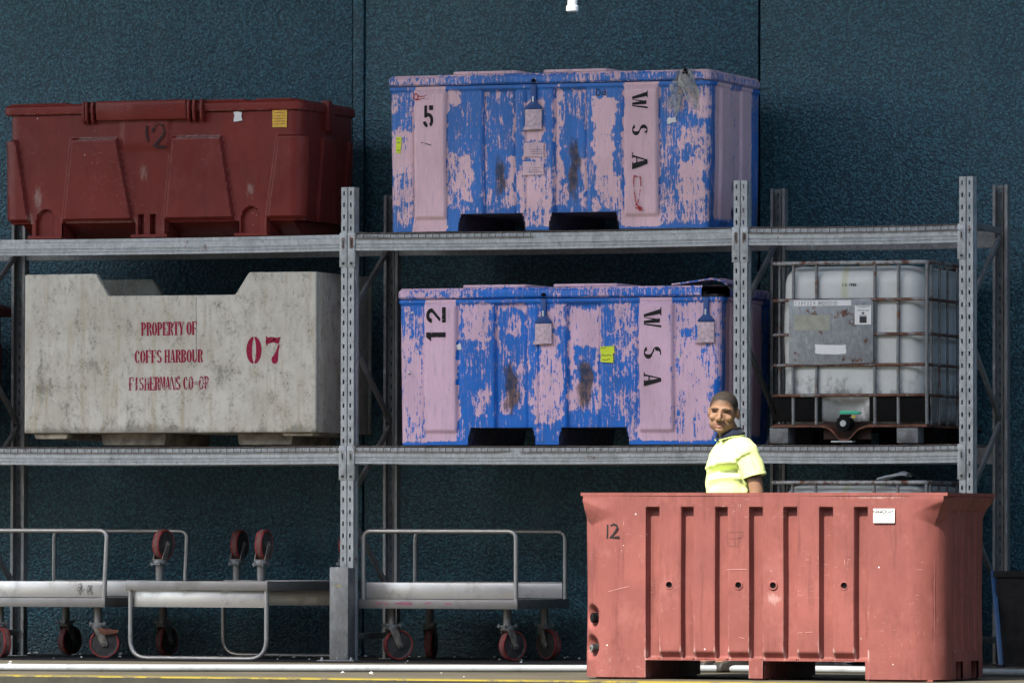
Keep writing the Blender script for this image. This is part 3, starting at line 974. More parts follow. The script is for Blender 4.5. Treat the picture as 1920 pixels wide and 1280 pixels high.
# ================================================================== BLUE AND PINK BINS
def blue_bin(name, label, loc, W, zc, mat, covlist, rustlist, broken=False, ks=1.0):
    root = thing(name, label, 'storage bin', loc, 0, 'flaking blue and pink insulated bins')
    D, H = 1.05, .935; r = .05
    P_ = [(.175, .397), (.652, .867), (1.134, 1.352), (1.611, 1.844)]
    sx = W / 2.187

    def disp(S, U, Z, X, Y):
        x = X / sx / ks
        o = np.zeros_like(X)
        fr = ((S == 0) | (S == 2)).astype(float)
        f = .024 * (seg(x, *P_[0], .012) + seg(x, *P_[3], .012)) - .022 * (seg(x, *P_[1], .016) + seg(x, *P_[2], .016))
        for e in (.175, .397, .652, .867, .945, 1.134, 1.352, 1.611, 1.844): f = f - .011 * np.exp(-((x - e) / .009) ** 2)
        f = f * sst(Z, .07, .10) * (1 - sst(Z, .885, .915))
        o += fr * f
        sd = ((S == 1) | (S == 3)).astype(float)
        g = .018 * (seg(U, .20, .40, .02) + seg(U, .62, .82, .02)) * sst(Z, .02, .05) * (1 - sst(Z, .885, .915))
        o += sd * g
        o += -.012 * sst(Z, .6, .0)
        o += .012 * sst(Z, .905, .915)
        o += .004 * np.sin(X * 5.1 + Z * 3) * np.cos(Z * 4.3 + 1)
        return o

    sl = [(.478 * sx, .935 * sx), (1.10 * sx, 1.572 * sx)]

    def hole(s, u, z):
        if s in (0, 2):
            for a, b in sl:
                e = .018 * max(0, z - .05) / .06
                if a + e < u < b - e and z < .108: return True
        return False
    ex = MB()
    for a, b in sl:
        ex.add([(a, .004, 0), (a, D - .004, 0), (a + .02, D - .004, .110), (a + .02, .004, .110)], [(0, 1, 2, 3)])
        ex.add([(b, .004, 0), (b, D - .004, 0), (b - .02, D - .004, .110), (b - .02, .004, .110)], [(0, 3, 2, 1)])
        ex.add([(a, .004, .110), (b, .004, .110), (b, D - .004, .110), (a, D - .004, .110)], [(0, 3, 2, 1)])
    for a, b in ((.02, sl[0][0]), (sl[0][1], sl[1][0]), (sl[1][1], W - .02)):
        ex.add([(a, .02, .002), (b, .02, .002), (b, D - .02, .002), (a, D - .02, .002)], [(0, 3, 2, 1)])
    cf = rects(covlist, .10)
    def rf(X, Z):
        a = np.full_like(X, -.6)
        for x0, z0, x1, z1, v in rustlist:
            cx, cz, hx, hz = (x0 + x1) / 2, (z0 + z1) / 2, (x1 - x0) / 2, (z1 - z0) / 2
            wob = cx + .010 * np.sin(Z * 21 + cx * 9) + .006 * np.sin(Z * 47)
            a = np.maximum(a, -.6 + (v + .6) * np.exp(-(np.abs(X - wob) / (hx * .95)) ** 2.2 - (np.abs(Z - cz + .03) / (hz * .95)) ** 3))
        return a

    def cov(S, U, Z, X, Y):
        c = cf(X, Z)
        side = .25 + .95 * seg(Y, .12, .41, .02) + .55 * seg(Y, .42, .62, .02) + .9 * seg(Y, .62, .85, .02)
        side = side * sst(Z, .03, .10)
        c = np.where((S == 1) | (S == 3) | (S == 5) | (S == 6), side, c)
        return c - .5 * (1 - sst(Z, .012, .03)) - .35 * sst(Z, .895, .905)

    def rust(S, U, Z, X, Y):
        q = rf(X, Z)
        for e in (.175, .397, .652, .867, 1.134, 1.352, 1.611, 1.844):
            q = np.maximum(q, -.6 + .98 * np.exp(-((X / sx / ks - e) / .009) ** 2))
        q = np.maximum(q, -.6 + .7 * (1 - sst(Z, .0, .05)))
        q = np.maximum(q, -.6 + .8 * sst(Z, .895, .91))
        return np.where((S == 0), q, -.45)
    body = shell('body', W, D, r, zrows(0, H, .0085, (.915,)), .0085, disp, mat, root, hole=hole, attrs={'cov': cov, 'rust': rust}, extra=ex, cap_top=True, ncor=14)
    # lid
    LW, LD = W + .02, D + .02

    def ldisp(S, U, Z, X, Y):
        return -.018 * sst(Z, .045, .068) - .012 * (1 - sst(Z, .0, .012)) + .003 * np.sin(X * 7 + Z * 40)

    def lcov(S, U, Z, X, Y):
        return .38 + .30 * sst(Z, .05, .066) + .28 * np.sin(X * 4.2 + 1.0) * np.sin(X * 1.7 + .4)
    lz = [0, .006, .012, .02, .03, .04, .048, .055, .062, .068]
    if broken:
        def lhole(s, u, z): return (s == 0 and u > LW - .20) or (s == 1 and u < .12) or s == 4
        # the front right corner of this lid is torn off: the skin is left out there
    lid = shell('lid', LW, LD, r, lz, .02, ldisp, mat, root, attrs={'cov': lcov, 'rust': lambda *a: np.full_like(a[2], -.6)}, cap_top=True, cap_bot=True, ncor=14)
    lid.location = (-.01, -.012, H + .006)
    if broken:
        bm = bmesh.new(); bm.from_mesh(lid.data)
        dl = [f for f in bm.faces if len(f.verts) == 4 and f.calc_center_median().x > LW - .135 and f.calc_center_median().y < .20]
        bmesh.ops.delete(bm, geom=dl, context='FACES')
        top = [f for f in bm.faces if len(f.verts) > 10 and f.calc_center_median().z > .03]
        bm.to_mesh(lid.data); bm.free()
    for a, b in ((.46, .88), (1.08, 1.50)):
        mb = MB(); mb.prism_z([(a * sx, .012), (b * sx, .012), (b * sx + .02, .05), (b * sx + .02, LD - .05), (a * sx - .02, LD - .05), (a * sx - .02, .05)], .0685, .088)
        p = mb.build('lid_rib', mat, lid, bevel=.006)
        at = p.data.attributes.new('cov', 'FLOAT', 'POINT'); at.data.foreach_set('value', [.85] * len(p.data.vertices))
        at = p.data.attributes.new('rust', 'FLOAT', 'POINT'); at.data.foreach_set('value', [-.6] * len(p.data.vertices))
    # rubber latches with a keeper moulding below
    spots = [.838 + .167 + .0]
    spots = [1.002 * sx]
    if broken: spots += [2.10 * sx]
    for c in spots:
        mb = MB()
        mb.prism_y([(c - .019, .935), (c - .018, .86), (c - .019, .825), (c - .056, .79), (c - .058, .777), (c + .056, .777), (c + .054, .79), (c + .019, .825), (c + .018, .86), (c + .019, .935)], -.022, -.004)
        lt = mb.build('latch', M['blue_rubber'], root, bevel=.004)
        mb = MB(); mb.box(c - .058, c + .056, -.022, -.004, .664, .775)
        mb.prism_y([(c - .072, .640), (c + .062, .645), (c + .056, .668), (c - .06, .668)], -.032, -.004)
        kp = mb.build('latch_keeper', M['keeper'], root, bevel=.005)
        mb = MB(); mb.box(c - .013, c + .013, -.030, -.006, .950, .968)
        mb.lathe([(.004, 0), (.009, .004), (.009, .010), (.005, .012)], (c + .004, -.047, .962), 'y', 10)
        mb.build('hook', M['black'], lt, bevel=.002)
        mb = MB(); mb.bar((c - .002, -.024, .858), (c - .002, -.024, .822), .010, .006, (0, 1, 0))
        mb.build('pin', M['paper'], lt, bevel=.002)
    return root


M['blue_rubber'] = plain('blue_rubber', (.012, .07, .27), .5, 0, .3, 20)
M['wornlab'] = m_peel('worn_pink_label', (.036, .175, .54), (.74, .52, .56), 9.1)
M['keeper'] = plain('worn_pale_pink_moulding', (.64, .48, .53), .65, 0, .3, 40)
# paint left on the numbered-5 bin, in metres on its front face
_c5 = [(75,150,195,360,.3),(75,200,105,300,.8),(75,360,195,560,.88),(75,560,195,700,.75),(75,700,195,800,.42),(75,800,195,845,.1),(150,150,195,330,.5),(197,148,350,838,1.6),
 (350,148,525,745,.08),(352,180,410,260,1.1),(400,260,480,480,.2),(360,480,470,700,.72),(360,640,420,740,.5),(440,720,525,740,.3),(525,150,545,700,.5),(545,150,640,740,.1),(575,150,660,250,.3),(560,380,600,470,.35),(545,600,640,740,.42),(610,690,670,720,.6),(640,500,675,720,.9),(655,150,675,450,.55),
 (680,140,860,840,.12),(720,230,810,290,.9),(715,360,812,425,1.05),(705,450,812,515,.9),(690,540,850,830,.62),(700,580,810,740,.85),(862,140,890,720,.95),(890,140,1005,740,.08),(900,190,1000,320,.35),(890,620,920,720,.6),(980,500,1005,720,.9),(998,170,1010,380,.6),
 (1010,130,1190,750,.1),(1020,130,1060,190,.4),(1040,230,1145,400,1.05),(1050,400,1140,600,.98),(1060,600,1165,700,.88),(1030,690,1190,750,.6),(1150,400,1190,500,.3),(1160,760,1195,820,.5),(1192,120,1352,826,1.6),
 (1354,120,1600,826,.2),(1360,200,1420,300,.35),(1450,130,1590,300,.5),(1520,230,1590,330,.8),(1360,360,1440,480,.42),(1440,370,1580,560,.66),(1450,540,1570,720,.88),(1355,480,1400,560,.5),(1360,700,1580,800,.5),(1440,460,1510,520,.2),(1360,580,1440,700,.38)]
_r5 = [(555,430,640,710,.95),(905,325,990,740,1.0),(405,250,430,420,-.05),(1400,600,1440,800,.25)]


def conv5(l): return [(((a / 2.526 + 700) - 729) * .003645, (430 - (d / 2.526 + 100)) * .00352, ((c / 2.526 + 700) - 729) * .003645, (430 - (b / 2.526 + 100)) * .00352, v) for a, b, c, d, v in l]


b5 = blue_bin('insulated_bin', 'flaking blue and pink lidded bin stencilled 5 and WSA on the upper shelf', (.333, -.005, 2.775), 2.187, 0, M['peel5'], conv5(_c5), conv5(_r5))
_c12 = [(118,240,180,440,.6),(180,240,245,340,.1),(130,330,245,470,.5),(118,440,245,935,.95),(150,820,245,930,.7),(190,450,245,520,.6),(250,248,405,915,1.6),(405,240,590,935,.1),(420,270,560,450,.88),(500,440,530,500,.8),(450,490,560,640,.15),(480,680,550,800,.65),(410,820,440,930,.5),
 (592,250,606,520,.9),(606,240,740,845,.12),(610,250,730,310,.78),(640,340,710,420,.7),(605,480,640,560,.4),(600,680,670,790,.75),(680,540,735,770,.6),(726,250,740,600,.8),(740,240,925,930,.12),(750,250,830,300,.5),(860,240,925,400,.7),(790,310,880,400,.9),(790,440,890,600,.82),(770,600,900,840,.82),(745,700,900,800,.75),
 (930,240,1078,845,.1),(930,310,1078,480,1.0),(930,480,960,780,.98),(1050,480,1075,780,.85),(960,640,1050,780,.6),(960,490,1050,560,.3),(1080,240,1265,935,.14),(1085,240,1265,430,.62),(1090,310,1135,420,.1),(1140,430,1250,640,.56),(1100,700,1250,840,.46),(1080,440,1140,640,.2),(1215,800,1265,930,.4),(1268,232,1420,915,1.6),
 (1422,240,1660,935,.3),(1422,240,1500,300,.45),(1425,300,1530,420,.9),(1505,230,1650,420,.85),(1425,440,1600,920,.92),(1540,440,1640,640,.68),(1600,640,1670,920,.25),(1470,400,1560,450,.3),(1425,420,1460,900,.78)]
_r12 = [(600,500,705,815,1.15),(950,490,1050,785,1.3),(170,700,240,800,.3)]


def conv12(l): return [(((a / 2.526 + 700) - 748) * .003645, (830 - (d / 2.526 + 460)) * .00350, ((c / 2.526 + 700) - 748) * .003645, (830 - (b / 2.526 + 460)) * .00350, v) for a, b, c, d, v in l]


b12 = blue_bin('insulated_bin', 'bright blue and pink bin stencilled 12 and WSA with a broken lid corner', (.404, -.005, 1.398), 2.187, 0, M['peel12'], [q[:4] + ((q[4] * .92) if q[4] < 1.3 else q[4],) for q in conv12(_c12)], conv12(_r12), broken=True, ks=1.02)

# lettering on bin 5 (front skin stands at y about -0.02 on the raised strips)
YF = -.0275
me, w = text_mesh('5', .145, .50, .6)
decal('number', me, M['ink'], b5, (.247, YF, .668))


def side_letter(ch, h, wr):
    me, w = text_mesh(ch, h, wr, wr * 1.1, -math.pi / 2)
    return me


for ch, zz in (('W', .872), ('S', .665), ('A', .478)):
    decal('stencil_letter', side_letter(ch, .105, .98 if ch != 'S' else .72), M['ink'], b5, (1.675, YF, zz))
decal('pen_mark', scrawl([[(1.69, .335), (1.685, .30), (1.69, .24), (1.70, .17), (1.72, .13), (1.74, .12)], [(1.73, .33), (1.735, .28), (1.725, .2), (1.71, .15), (1.73, .11)], [(1.70, .15), (1.74, .13), (1.70, .13), (1.745, .115)], [(1.69, .335), (1.71, .33)]], .007), M['pen'], b5, (0, YF - .001, 0))
decal('pen_mark', scrawl([[(.19, .89), (.18, .865), (.195, .85), (.21, .86), (.21, .88), (.195, .892)], [(.21, .875), (.24, .87), (.27, .88)], [(.2, .85), (.25, .86), (.28, .855)]], .006), M['pen'], b5, (0, YF - .001, 0))
decal('pen_mark', scrawl([[(.262, .568), (.30, .556)], [(.235, .574), (.245, .572)]], .005), M['ink'], b5, (0, YF - .001, 0))
decal('pen_mark', scrawl([[(1.425, .895), (1.425, .855), (1.445, .858), (1.455, .875), (1.445, .893), (1.428, .895)], [(1.485, .893), (1.47, .88), (1.468, .862), (1.482, .855), (1.494, .864), (1.49, .878), (1.474, .876)]], .005), M['ink_faint'], b5, (0, -.009, 0))
st = sticker('docket', .05, .083, .51, .615, .0, M['fluoro'], b5, .002, -.06)
decal('handwriting', scrawl([[(.05, .60), (.055, .604), (.06, .60), (.066, .604)], [(.052, .575), (.058, .58), (.064, .575), (.07, .58)], [(.05, .525), (.056, .53), (.062, .525), (.072, .53)]], .003), M['print'], st, (.005, -.0030, 0))
sticker('torn_label', 1.905, 1.965, .672, .705, -.008, M['fluoro_pale'] if 'fluoro_pale' in M else M['paper'], b5, .002, .2, .006)
mb = MB(); mb.lathe([(.032, 0), (.034, .006), (.026, .012), (.012, .012)], (0, 0, 0), 'x', 18)
mb.build('drain_plug', M['white'], b5, loc=(2.19, .50, .29))
mb = MB(); mb.lathe([(.036, 0), (.036, .004), (.02, .004)], (0, 0, 0), 'x', 18)
mb.build('drain_plug', M['blue_rubber'], b5, loc=(2.188, .50, .115))
for x0, x1, z0, z1 in ((.932, 1.068, .470, .560), (.922, 1.066, .352, .440)):
    w_ = sticker('worn_label', x0, x1, z0, z1, -.0035, M['wornlab'], b5, .003, 0, .003)
    at = w_.data.attributes.new('cov', 'FLOAT', 'POINT'); at.data.foreach_set('value', [.86] * len(w_.data.vertices))
    at = w_.data.attributes.new('rust', 'FLOAT', 'POINT'); at.data.foreach_set('value', [-.3] * len(w_.data.vertices))
    decal('faint_print', scrawl([[(x0 + .05, z0 + .02 + k * .013), (x1 - .012 - .02 * (k % 2), z0 + .02 + k * .013)] for k in range(3)], .0022), M['ink_faint'], w_, (0, -.0082, 0))

# lettering on bin 12
decal('stencil_number', text_mesh('12', .135, .78, .95, math.pi / 2)[0], M['ink'], b12, (.335, YF, .655))
for ch, zz in (('W', .862), ('S', .625), ('A', .455)):
    decal('stencil_letter', side_letter(ch, .118, .95 if ch == 'W' else .72), M['ink'], b12, (1.685, YF, zz))
mb = MB(); mb.prism_y([(1.385, .625), (1.478, .628), (1.480, .585), (1.470, .578), (1.474, .52), (1.385, .528), (1.392, .575), (1.384, .60)], -.010, -.006)
dk = mb.build('docket', M['fluoro'], b12)
decal('handwriting', scrawl([[(1.39, .612), (1.40, .619), (1.41, .612), (1.425, .617)], [(1.395, .565), (1.405, .572), (1.42, .565), (1.44, .572), (1.46, .566)], [(1.40, .537), (1.41, .543), (1.42, .537), (1.45, .545)]], .0035), M['print'], dk, (0, -.0112, 0))
for x0, x1, z0, z1 in ((.405, .435, .615, .65), (1.862, 1.882, .655, .672), (1.91, 1.925, .55, .57), (.085, .105, .848, .858), (.065, .08, .458, .47)):
    sticker('torn_label', x0, x1, z0, z1, -.006, M['paper'], b12, .002, .3, .004)
# cavity and flap where the lid corner has broken away
mb = MB(); mb.box(2.02, 2.165, .012, .2, .937, .955)
mb.build('foam_core', M['foam'] if 'foam' in M else M['dark'], b12)
mb = MB()
fl = [(1.86, .0, 1.012), (1.98, .0, 1.026), (2.07, .02, 1.040), (2.12, .03, 1.047), (2.17, .06, 1.035), (2.20, .10, 1.012)]
fl2 = [(x + .02, y + .22, z + .004) for x, y, z in fl]
mb.add(fl + fl2, [(i, i + 1, 7 + i, 6 + i) for i in range(5)])
mb.add([(x, y, z + .010) for x, y, z in fl + fl2], [(i, 6 + i, 7 + i, i + 1) for i in range(5)])
mb.add([p for q in fl for p in (q, (q[0], q[1], q[2] + .010))], [(2 * i, 2 * i + 1, 2 * i + 3, 2 * i + 2) for i in range(5)])
fp = mb.build('torn_lid_flap', M['peel12'], b12)
at = fp.data.attributes.new('cov', 'FLOAT', 'POINT'); at.data.foreach_set('value', [.55] * len(fp.data.vertices))
at = fp.data.attributes.new('rust', 'FLOAT', 'POINT'); at.data.foreach_set('value', [-.2] * len(fp.data.vertices))

# scrap of clear film caught under the corner latch of bin 5
bag = thing('plastic_film', 'torn piece of clear plastic film hanging at the right corner of the upper blue bin', 'plastic', (2.31, -.055, 3.50))
nu, nv = 16, 26
V = []; Fc = []
for j in range(nv):
    t = j / (nv - 1)
    for i in range(nu):
        s = i / (nu - 1) - .5
        wdt = .04 + .19 * math.sin(min(1, (1 - t) * 1.5 + .12) * math.pi / 2)
        low = (.06 * abs(s) * 2 if s < 0 else 0) + .04 * math.sin(i * 2.1)
        z = .285 * t + (1 - t) * (.05 * math.sin(i * 1.3) + (.11 if abs(s) < .18 else 0))
        x = .065 + s * wdt + .012 * math.sin(j * .7 + i)
        y = -.012 * math.sin(i * 1.9 + j * .35) - .02 * math.cos(s * 9) + .035 * max(0, x - .03) / .1
        V.append((x, y, z))
for j in range(nv - 1):
    for i in range(nu - 1): Fc.append((j * nu + i, j * nu + i + 1, (j + 1) * nu + i + 1, (j + 1) * nu + i))
me = bpy.data.meshes.new('film'); me.from_pydata(V, [], Fc); me.update(); smooth(me, 80)
link('film', me, M['film'], bag)
mb = MB(); mb.box(.045, .08, .012, .05, .262, .295); mb.lathe([(.005, 0), (.010, .004), (.010, .012), (.006, .014)], (.065, -.004, .288), 'y', 10)
lc = mb.build('corner_hook', M['black'], b5, bevel=.002)
lc.location = (1.975, -.06, .715)


# ================================================================== DARK RED LIDDED BIN (upper shelf, left)
def red_lidded(name, label, loc, marks=True, rotz=0.0):
    root = thing(name, label, 'storage bin', loc, rotz, 'dark red lidded insulated bins')
    W, D, H = 2.09, .95, .812
    K = .003805

    def fx(u): return (u / 2.743 - 20) * K            # body left edge at 20
    r = .07

    def disp(S, U, Z, X, Y):
        o = np.zeros_like(X)
        z = Z
        t = np.clip((.655 - z) / .55, 0, 1)           # 0 at ledge, 1 at base
        fr = ((S == 0) | (S == 2) | (S == 4) | (S == 7)).astype(float)
        prot = np.zeros_like(X)
        for tl, tr, bl, br in ((-.4, fx(103), -.4, fx(168)), (fx(390), fx(625), fx(345), fx(702)), (fx(910), fx(1157), fx(870), fx(1222)), (fx(1450), 3.0, fx(1392), 3.0)):
            l = tl + (bl - tl) * t; rr_ = tr + (br - tr) * t
            prot = np.maximum(prot, sst(X, l - .018, l + .012) * (1 - sst(X, rr_ - .006, rr_ + .006)))
        led = 1 - sst(z, .640, .662)
        o += fr * prot * led * .036
        sd = ((S == 1) | (S == 3)).astype(float)
        ps = np.maximum(1 - sst(U, .10 + .1 * t, .13 + .1 * t), np.maximum(seg(U, .36 - .05 * t, .58 + .05 * t, .02), sst(U, D - .13 - .1 * t, D - .10 - .1 * t)))
        o += sd * ps * led * .016
        # lower pull-in behind the feet and the bin's batter
        o += -.012 * sst(z, .75, .05) + .0
        body = prot * led
        o += -(.05) * sst(z, .128, .10) * 1.0 * np.where(body > .5, 1, 0) * fr
        # recesses in the feet
        for c in (fx(248), fx(1303)):
            rad = .062
            zc = .115
            arch = ((np.abs(X - c) < rad) & (z < zc)) | (((X - c) ** 2 + (z - zc) ** 2 * .7) < rad ** 2)
            o += np.where(arch & (S == 0) & (z > .015), -.034, 0)
        for c in (fx(742), fx(802)):
            o += np.where((np.abs(X - c) < .019) & (z < .145) & (S == 0) & (z > .02), -.05, 0)
        o += .012 * seg(X, fx(650), fx(895), .03) * sst(z, .55, .62) * (S == 0)
        o += .004 * np.sin(X * 4.2 + 1) * np.cos(z * 5)
        return o
    feet = [(fx(172), fx(335)), (fx(706), fx(880)), (fx(1236), fx(1392))]

    def hole(s, u, z):
        if z < .098:
            if s in (0, 2): return not any(a + (.012 if True else 0) < u < b for a, b in feet)
            if s in (4, 5, 6, 7): return True
            return True
        return False
    ex = MB()
    ex.prism_x([(.06, .1), (.22, .012), (D - .06, .012), (D - .03, .1)], .08, W - .08)
    for a, b in feet:
        ex.add([(a, .03, .02), (a, D - .03, .02), (a, D - .03, .14), (a, .03, .14)], [(0, 1, 2, 3)])
        ex.add([(b, .03, .02), (b, D - .03, .02), (b, D - .03, .14), (b, .03, .14)], [(0, 3, 2, 1)])
        ex.box(a - .008, b + .008, -.025, D - .02, -.002, .016)
    ex.add([(.05, .05, .099), (W - .05, .05, .099), (W - .05, D - .05, .099), (.05, D - .05, .099)], [(0, 3, 2, 1)])

    def scuff(S, U, Z, X, Y):
        a = np.full_like(X, -.35)
        for cx, cz, sx_, sz_, v in (((340 / 4.414 - 20) * K, .26, .05, .16, 1.0), ((1220 / 4.414 - 20) * K, .42, .045, .09, .95), ((475 - 20) * K, .30, .05, .09, .9), ((280 / 4.414 - 20) * K, .12, .03, .08, 1.0), ((1160 / 4.414 - 20) * K, .1, .03, .06, .8)):
            a = np.maximum(a, -.35 + 1.25 * v * np.exp(-((X - cx) / sx_) ** 2 - ((Z - cz) / sz_) ** 2))
        t = np.clip((.655 - Z) / .55, 0, 1); on = np.zeros_like(X)
        for tl_, tr_ in ((-.4, fx(103)), (fx(430), fx(625)), (fx(930), fx(1157))): on = np.maximum(on, ((X > tl_) & (X < tr_)).astype(float))
        a = np.maximum(a, np.where((np.abs(Z - .652) < .011) & (on > 0) & (S == 0), .85, -.35))  # pale line: sky highlight along the ledges, painted into the colour
        a = np.maximum(a, np.where((np.abs(Z - .108) < .007) & (X > fx(345)) & (X < fx(702)) & (S == 0), .8, -.35))
        return a
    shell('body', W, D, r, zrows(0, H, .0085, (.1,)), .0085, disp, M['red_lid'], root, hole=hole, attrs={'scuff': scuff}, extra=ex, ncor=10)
    LW, LD = 2.145, .99

    def ld(S, U, Z, X, Y): return -.014 * sst(Z, .048, .066) + .004 * np.sin(X * 5) - .01 * (1 - sst(Z, 0, .01))
    lid = shell('lid', LW, LD, .06, [0, .008, .018, .036, .044, .050, .055, .060, .066], .03, ld, M['red_lid'], root, attrs={'scuff': lambda S, U, Z, X, Y: np.where(Z < .012, .5, -.2)}, cap_bot=True)
    lid.location = (-.033, -.026, H + .004)
    for a, b in ((.05, .45), (.75, 1.1) if False else (.62, 1.06), (1.28, 1.72), (1.80, 2.06)):
        mb = MB(); mb.prism_z([(a, .03), (b, .03), (b + .02, LD - .05), (a - .02, LD - .05)], .0665, .078)
        mb.build('lid_rib', M['red_lid'], lid, bevel=.004)
    # moulded handle bar and hinge knuckles
    z0, z1 = .768, .880
    a, b = fx(528), fx(992)
    mb = MB(); mb.prism_x([(-.062, z1 + .015), (-.068, z1 - .01), (-.058, z0 + .03), (-.05, z0), (.02, z0), (.02, z1 + .015)], a, b)
    mb.build('hinge_bar', M['red_lid'], root, bevel=.008, seg=3)
    for c in (fx(462), fx(478), fx(508), fx(1002), fx(1030), fx(1068)):
        w = .009 if c not in () else .01
        mb = MB(); mb.prism_x([(-.055, .895), (-.06, .86), (-.056, .77), (-.035, .748), (.02, .748), (.02, .895)], c - w, c + w)
        mb.build('hinge_knuckle', M['red_lid'], root, bevel=.004)
    mb = MB(); mb.box(W - .02, W + .035, .40, .47, .70, .90); mb.box(W - .02, W + .02, .471, .55, .69, .88)
    mb.build('side_hinge', M['red_lid'], root, bevel=.006)
    if marks:
        X_ = lambda px: (px - 20) * K
        Zf = lambda py: (447 - py) * .00355
        st = sticker('warning_label', X_(517), X_(544), Zf(249), Zf(206), -.006, M['amber'], root, .002, -.01, .001)
        decal('small_print', scrawl([[(X_(521), Zf(y)), (X_(540), Zf(y))] for y in (213, 217, 222, 228, 233, 238, 243)], .0025), M['ink_faint'], st, (0, -.0085, 0))
        sticker('torn_label', X_(446), X_(460), Zf(235), Zf(219), -.006, M['paper'], root, .002, .1, .008)
        two = [(295, 252), (299, 243), (306, 239), (314, 242), (318, 250), (315, 260), (307, 270), (298, 279), (308, 281), (321, 281)]  # a hand-painted 2
        decal('painted_number', scrawl([[(X_(a), Zf(b)) for a, b in two], [(X_(285), Zf(243)), (X_(284), Zf(255)), (X_(287), Zf(270))]], .013), M['ink_pale'], root, (0, -.024, 0))
    return root


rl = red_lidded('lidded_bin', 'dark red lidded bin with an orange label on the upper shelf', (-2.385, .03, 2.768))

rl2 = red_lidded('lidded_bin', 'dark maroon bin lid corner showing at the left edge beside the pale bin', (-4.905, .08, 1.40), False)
rl2.scale = (1, 1, 1.085)
rl2.location.x -= .05
for ch in rl2.children:
    if ch.name.startswith('lid'): ch.scale.x = 1.032


# ================================================================== PALE OPEN BIN 07
M['skid'] = plain('grubby_cream_skid', (.33, .28, .21), .8, 0, .5, 9, .2)
pb = thing('open_bin', 'stained off-white open bin stencilled PROPERTY OF COFFS HARBOUR FISHERMANS CO-OP 07', 'storage bin', (-2.247, 0, 1.40))
Wb, Db, H0, H1, Th = 2.074, 1.0, .082, 1.13, .055


def wall_prof(W):
    return [(0, H0), (W, H0), (W, H1 - .004), (1.600, H1 - .002), (1.502, H1 - .148), (.602, H1 - .146), (.512, H1), (0, H1)]


def grid_wall(name, y0, y1):
    """notched end wall with rounded arrises and stain values"""
    mb = MB(); mb.prism_y(wall_prof(Wb), y0, y1)
    me = mb.mesh(name, 35, .010, 3)
    return me


me = grid_wall('front_wall', 0, Th)
bm = bmesh.new(); bm.from_mesh(me)
for ax, cuts in (((1, 0, 0), np.arange(.06, Wb, .06)), ((0, 0, 1), np.arange(H0 + .05, H1, .05))):
    for c in cuts:
        co = (float(c), 0, 0) if ax[0] else (0, 0, float(c))
        bmesh.ops.bisect_plane(bm, geom=bm.verts[:] + bm.edges[:] + bm.faces[:], plane_co=co, plane_no=ax)
bm.to_mesh(me); bm.free(); smooth(me, 35)


def stain(me):
    co = np.zeros(len(me.vertices) * 3); me.vertices.foreach_get('co', co); co = co.reshape(-1, 3)
    x, z = co[:, 0], co[:, 2]
    a = np.full(len(co), -.10)
    for cx, cz, sx, sz, v in ((.14, .40, .07, .30, .95), (.33, .25, .09, .25, .55), (.47, .55, .1, .30, .55), (.85, .13, .40, .06, .8), (1.40, .45, .12, .16, .75), (1.62, .35, .1, .22, .55), (.33, .75, .05, .14, .5), (1.85, .6, .06, .35, .4), (1.0, .3, .3, .12, .45), (1.42, .88, .1, .05, .6), (1.95, .12, .08, .05, .9), (.2, .12, .3, .04, .6), (.1, 1.1, .1, .02, 1.2), (1.98, 1.1, .08, .02, 1.0)):
        a = np.maximum(a, -.1 + 1.1 * v * np.exp(-((x - cx) / sx) ** 2 - ((z - cz) / sz) ** 2))
    a += .8 * np.exp(-((z - H0) / .025) ** 2)
    at = me.attributes.new('scuff', 'FLOAT', 'POINT'); at.data.foreach_set('value', a.astype(np.float32))


stain(me)
link('front_wall', me, M['white_bin'], pb)
me = grid_wall('rear_wall', Db - Th, Db); link('rear_wall', me, M['white_bin'], pb)
for x0 in (0.0, Wb - Th):
    mb = MB(); mb.box(x0, x0 + Th, Th + .0005, Db - Th - .0005, H0, H1 - .004)
    mb.build('side_wall', M['white_bin'], pb, bevel=.008)
mb = MB(); mb.box(Th + .001, Wb - Th - .001, Th + .001, Db - Th - .001, H0, H0 + .06)
mb.build('base', M['white_bin'], pb)
for x0, x1, y0, y1, z0 in ((.055, .305, .03, .9, .045), (.50, .97, .12, .88, .004), (1.47, 1.87, .12, .88, .004), (1.82, 2.05, .03, .9, .06)):
    mb = MB(); mb.prism_y([(x0 + .015, z0), (x1 - .015, z0), (x1, H0 - .0005), (x0, H0 - .0005)], y0, y1)
    mb.build('skid', M['skid'], pb, bevel=.006)
XB = lambda px: (px - 45) * .003792
ZBn = lambda py: (809 - py) * .00352 + H0
for txt, x0, x1, yb, yt, mk in (('PROPERTY OF', 266, 370, 628, 603, 'stencil'), ('COFFS HARBOUR', 254, 381, 679, 655, 'stencil'), ('FISHERMANS CO-OP', 243, 393, 730, 705, 'stencil_worn')):
    h = (yb - yt) * .00352
    me, w = text_mesh(txt, h, .46, .47, 0, .20)
    k = (XB(x1) - XB(x0)) / (w - .06 * h)
    me.transform(Matrix.Diagonal((k, 1, 1, 1)))
    me.transform(Matrix.Rotation(R(-.4), 4, 'Y'))
    decal('stencil_lettering', me, M[mk], pb, (XB(x0), -.0015, ZBn(yb)))
me, w = text_mesh('07', (682 - 631) * .00352, .62, .78)
me.transform(Matrix.Diagonal(((XB(527) - XB(463)) / ((.78 + .62) * .1795), 1, 1, 1)))
decal('stencil_number', me, M['stencil'], pb, (XB(463), -.0015, ZBn(682)))
me, w = text_mesh('0', .18, .62, .78)
me.transform(Matrix.Rotation(R(90), 4, 'Z'))
decal('stencil_number', me, M['stencil'], pb, (Wb + .0015, .46, .48))
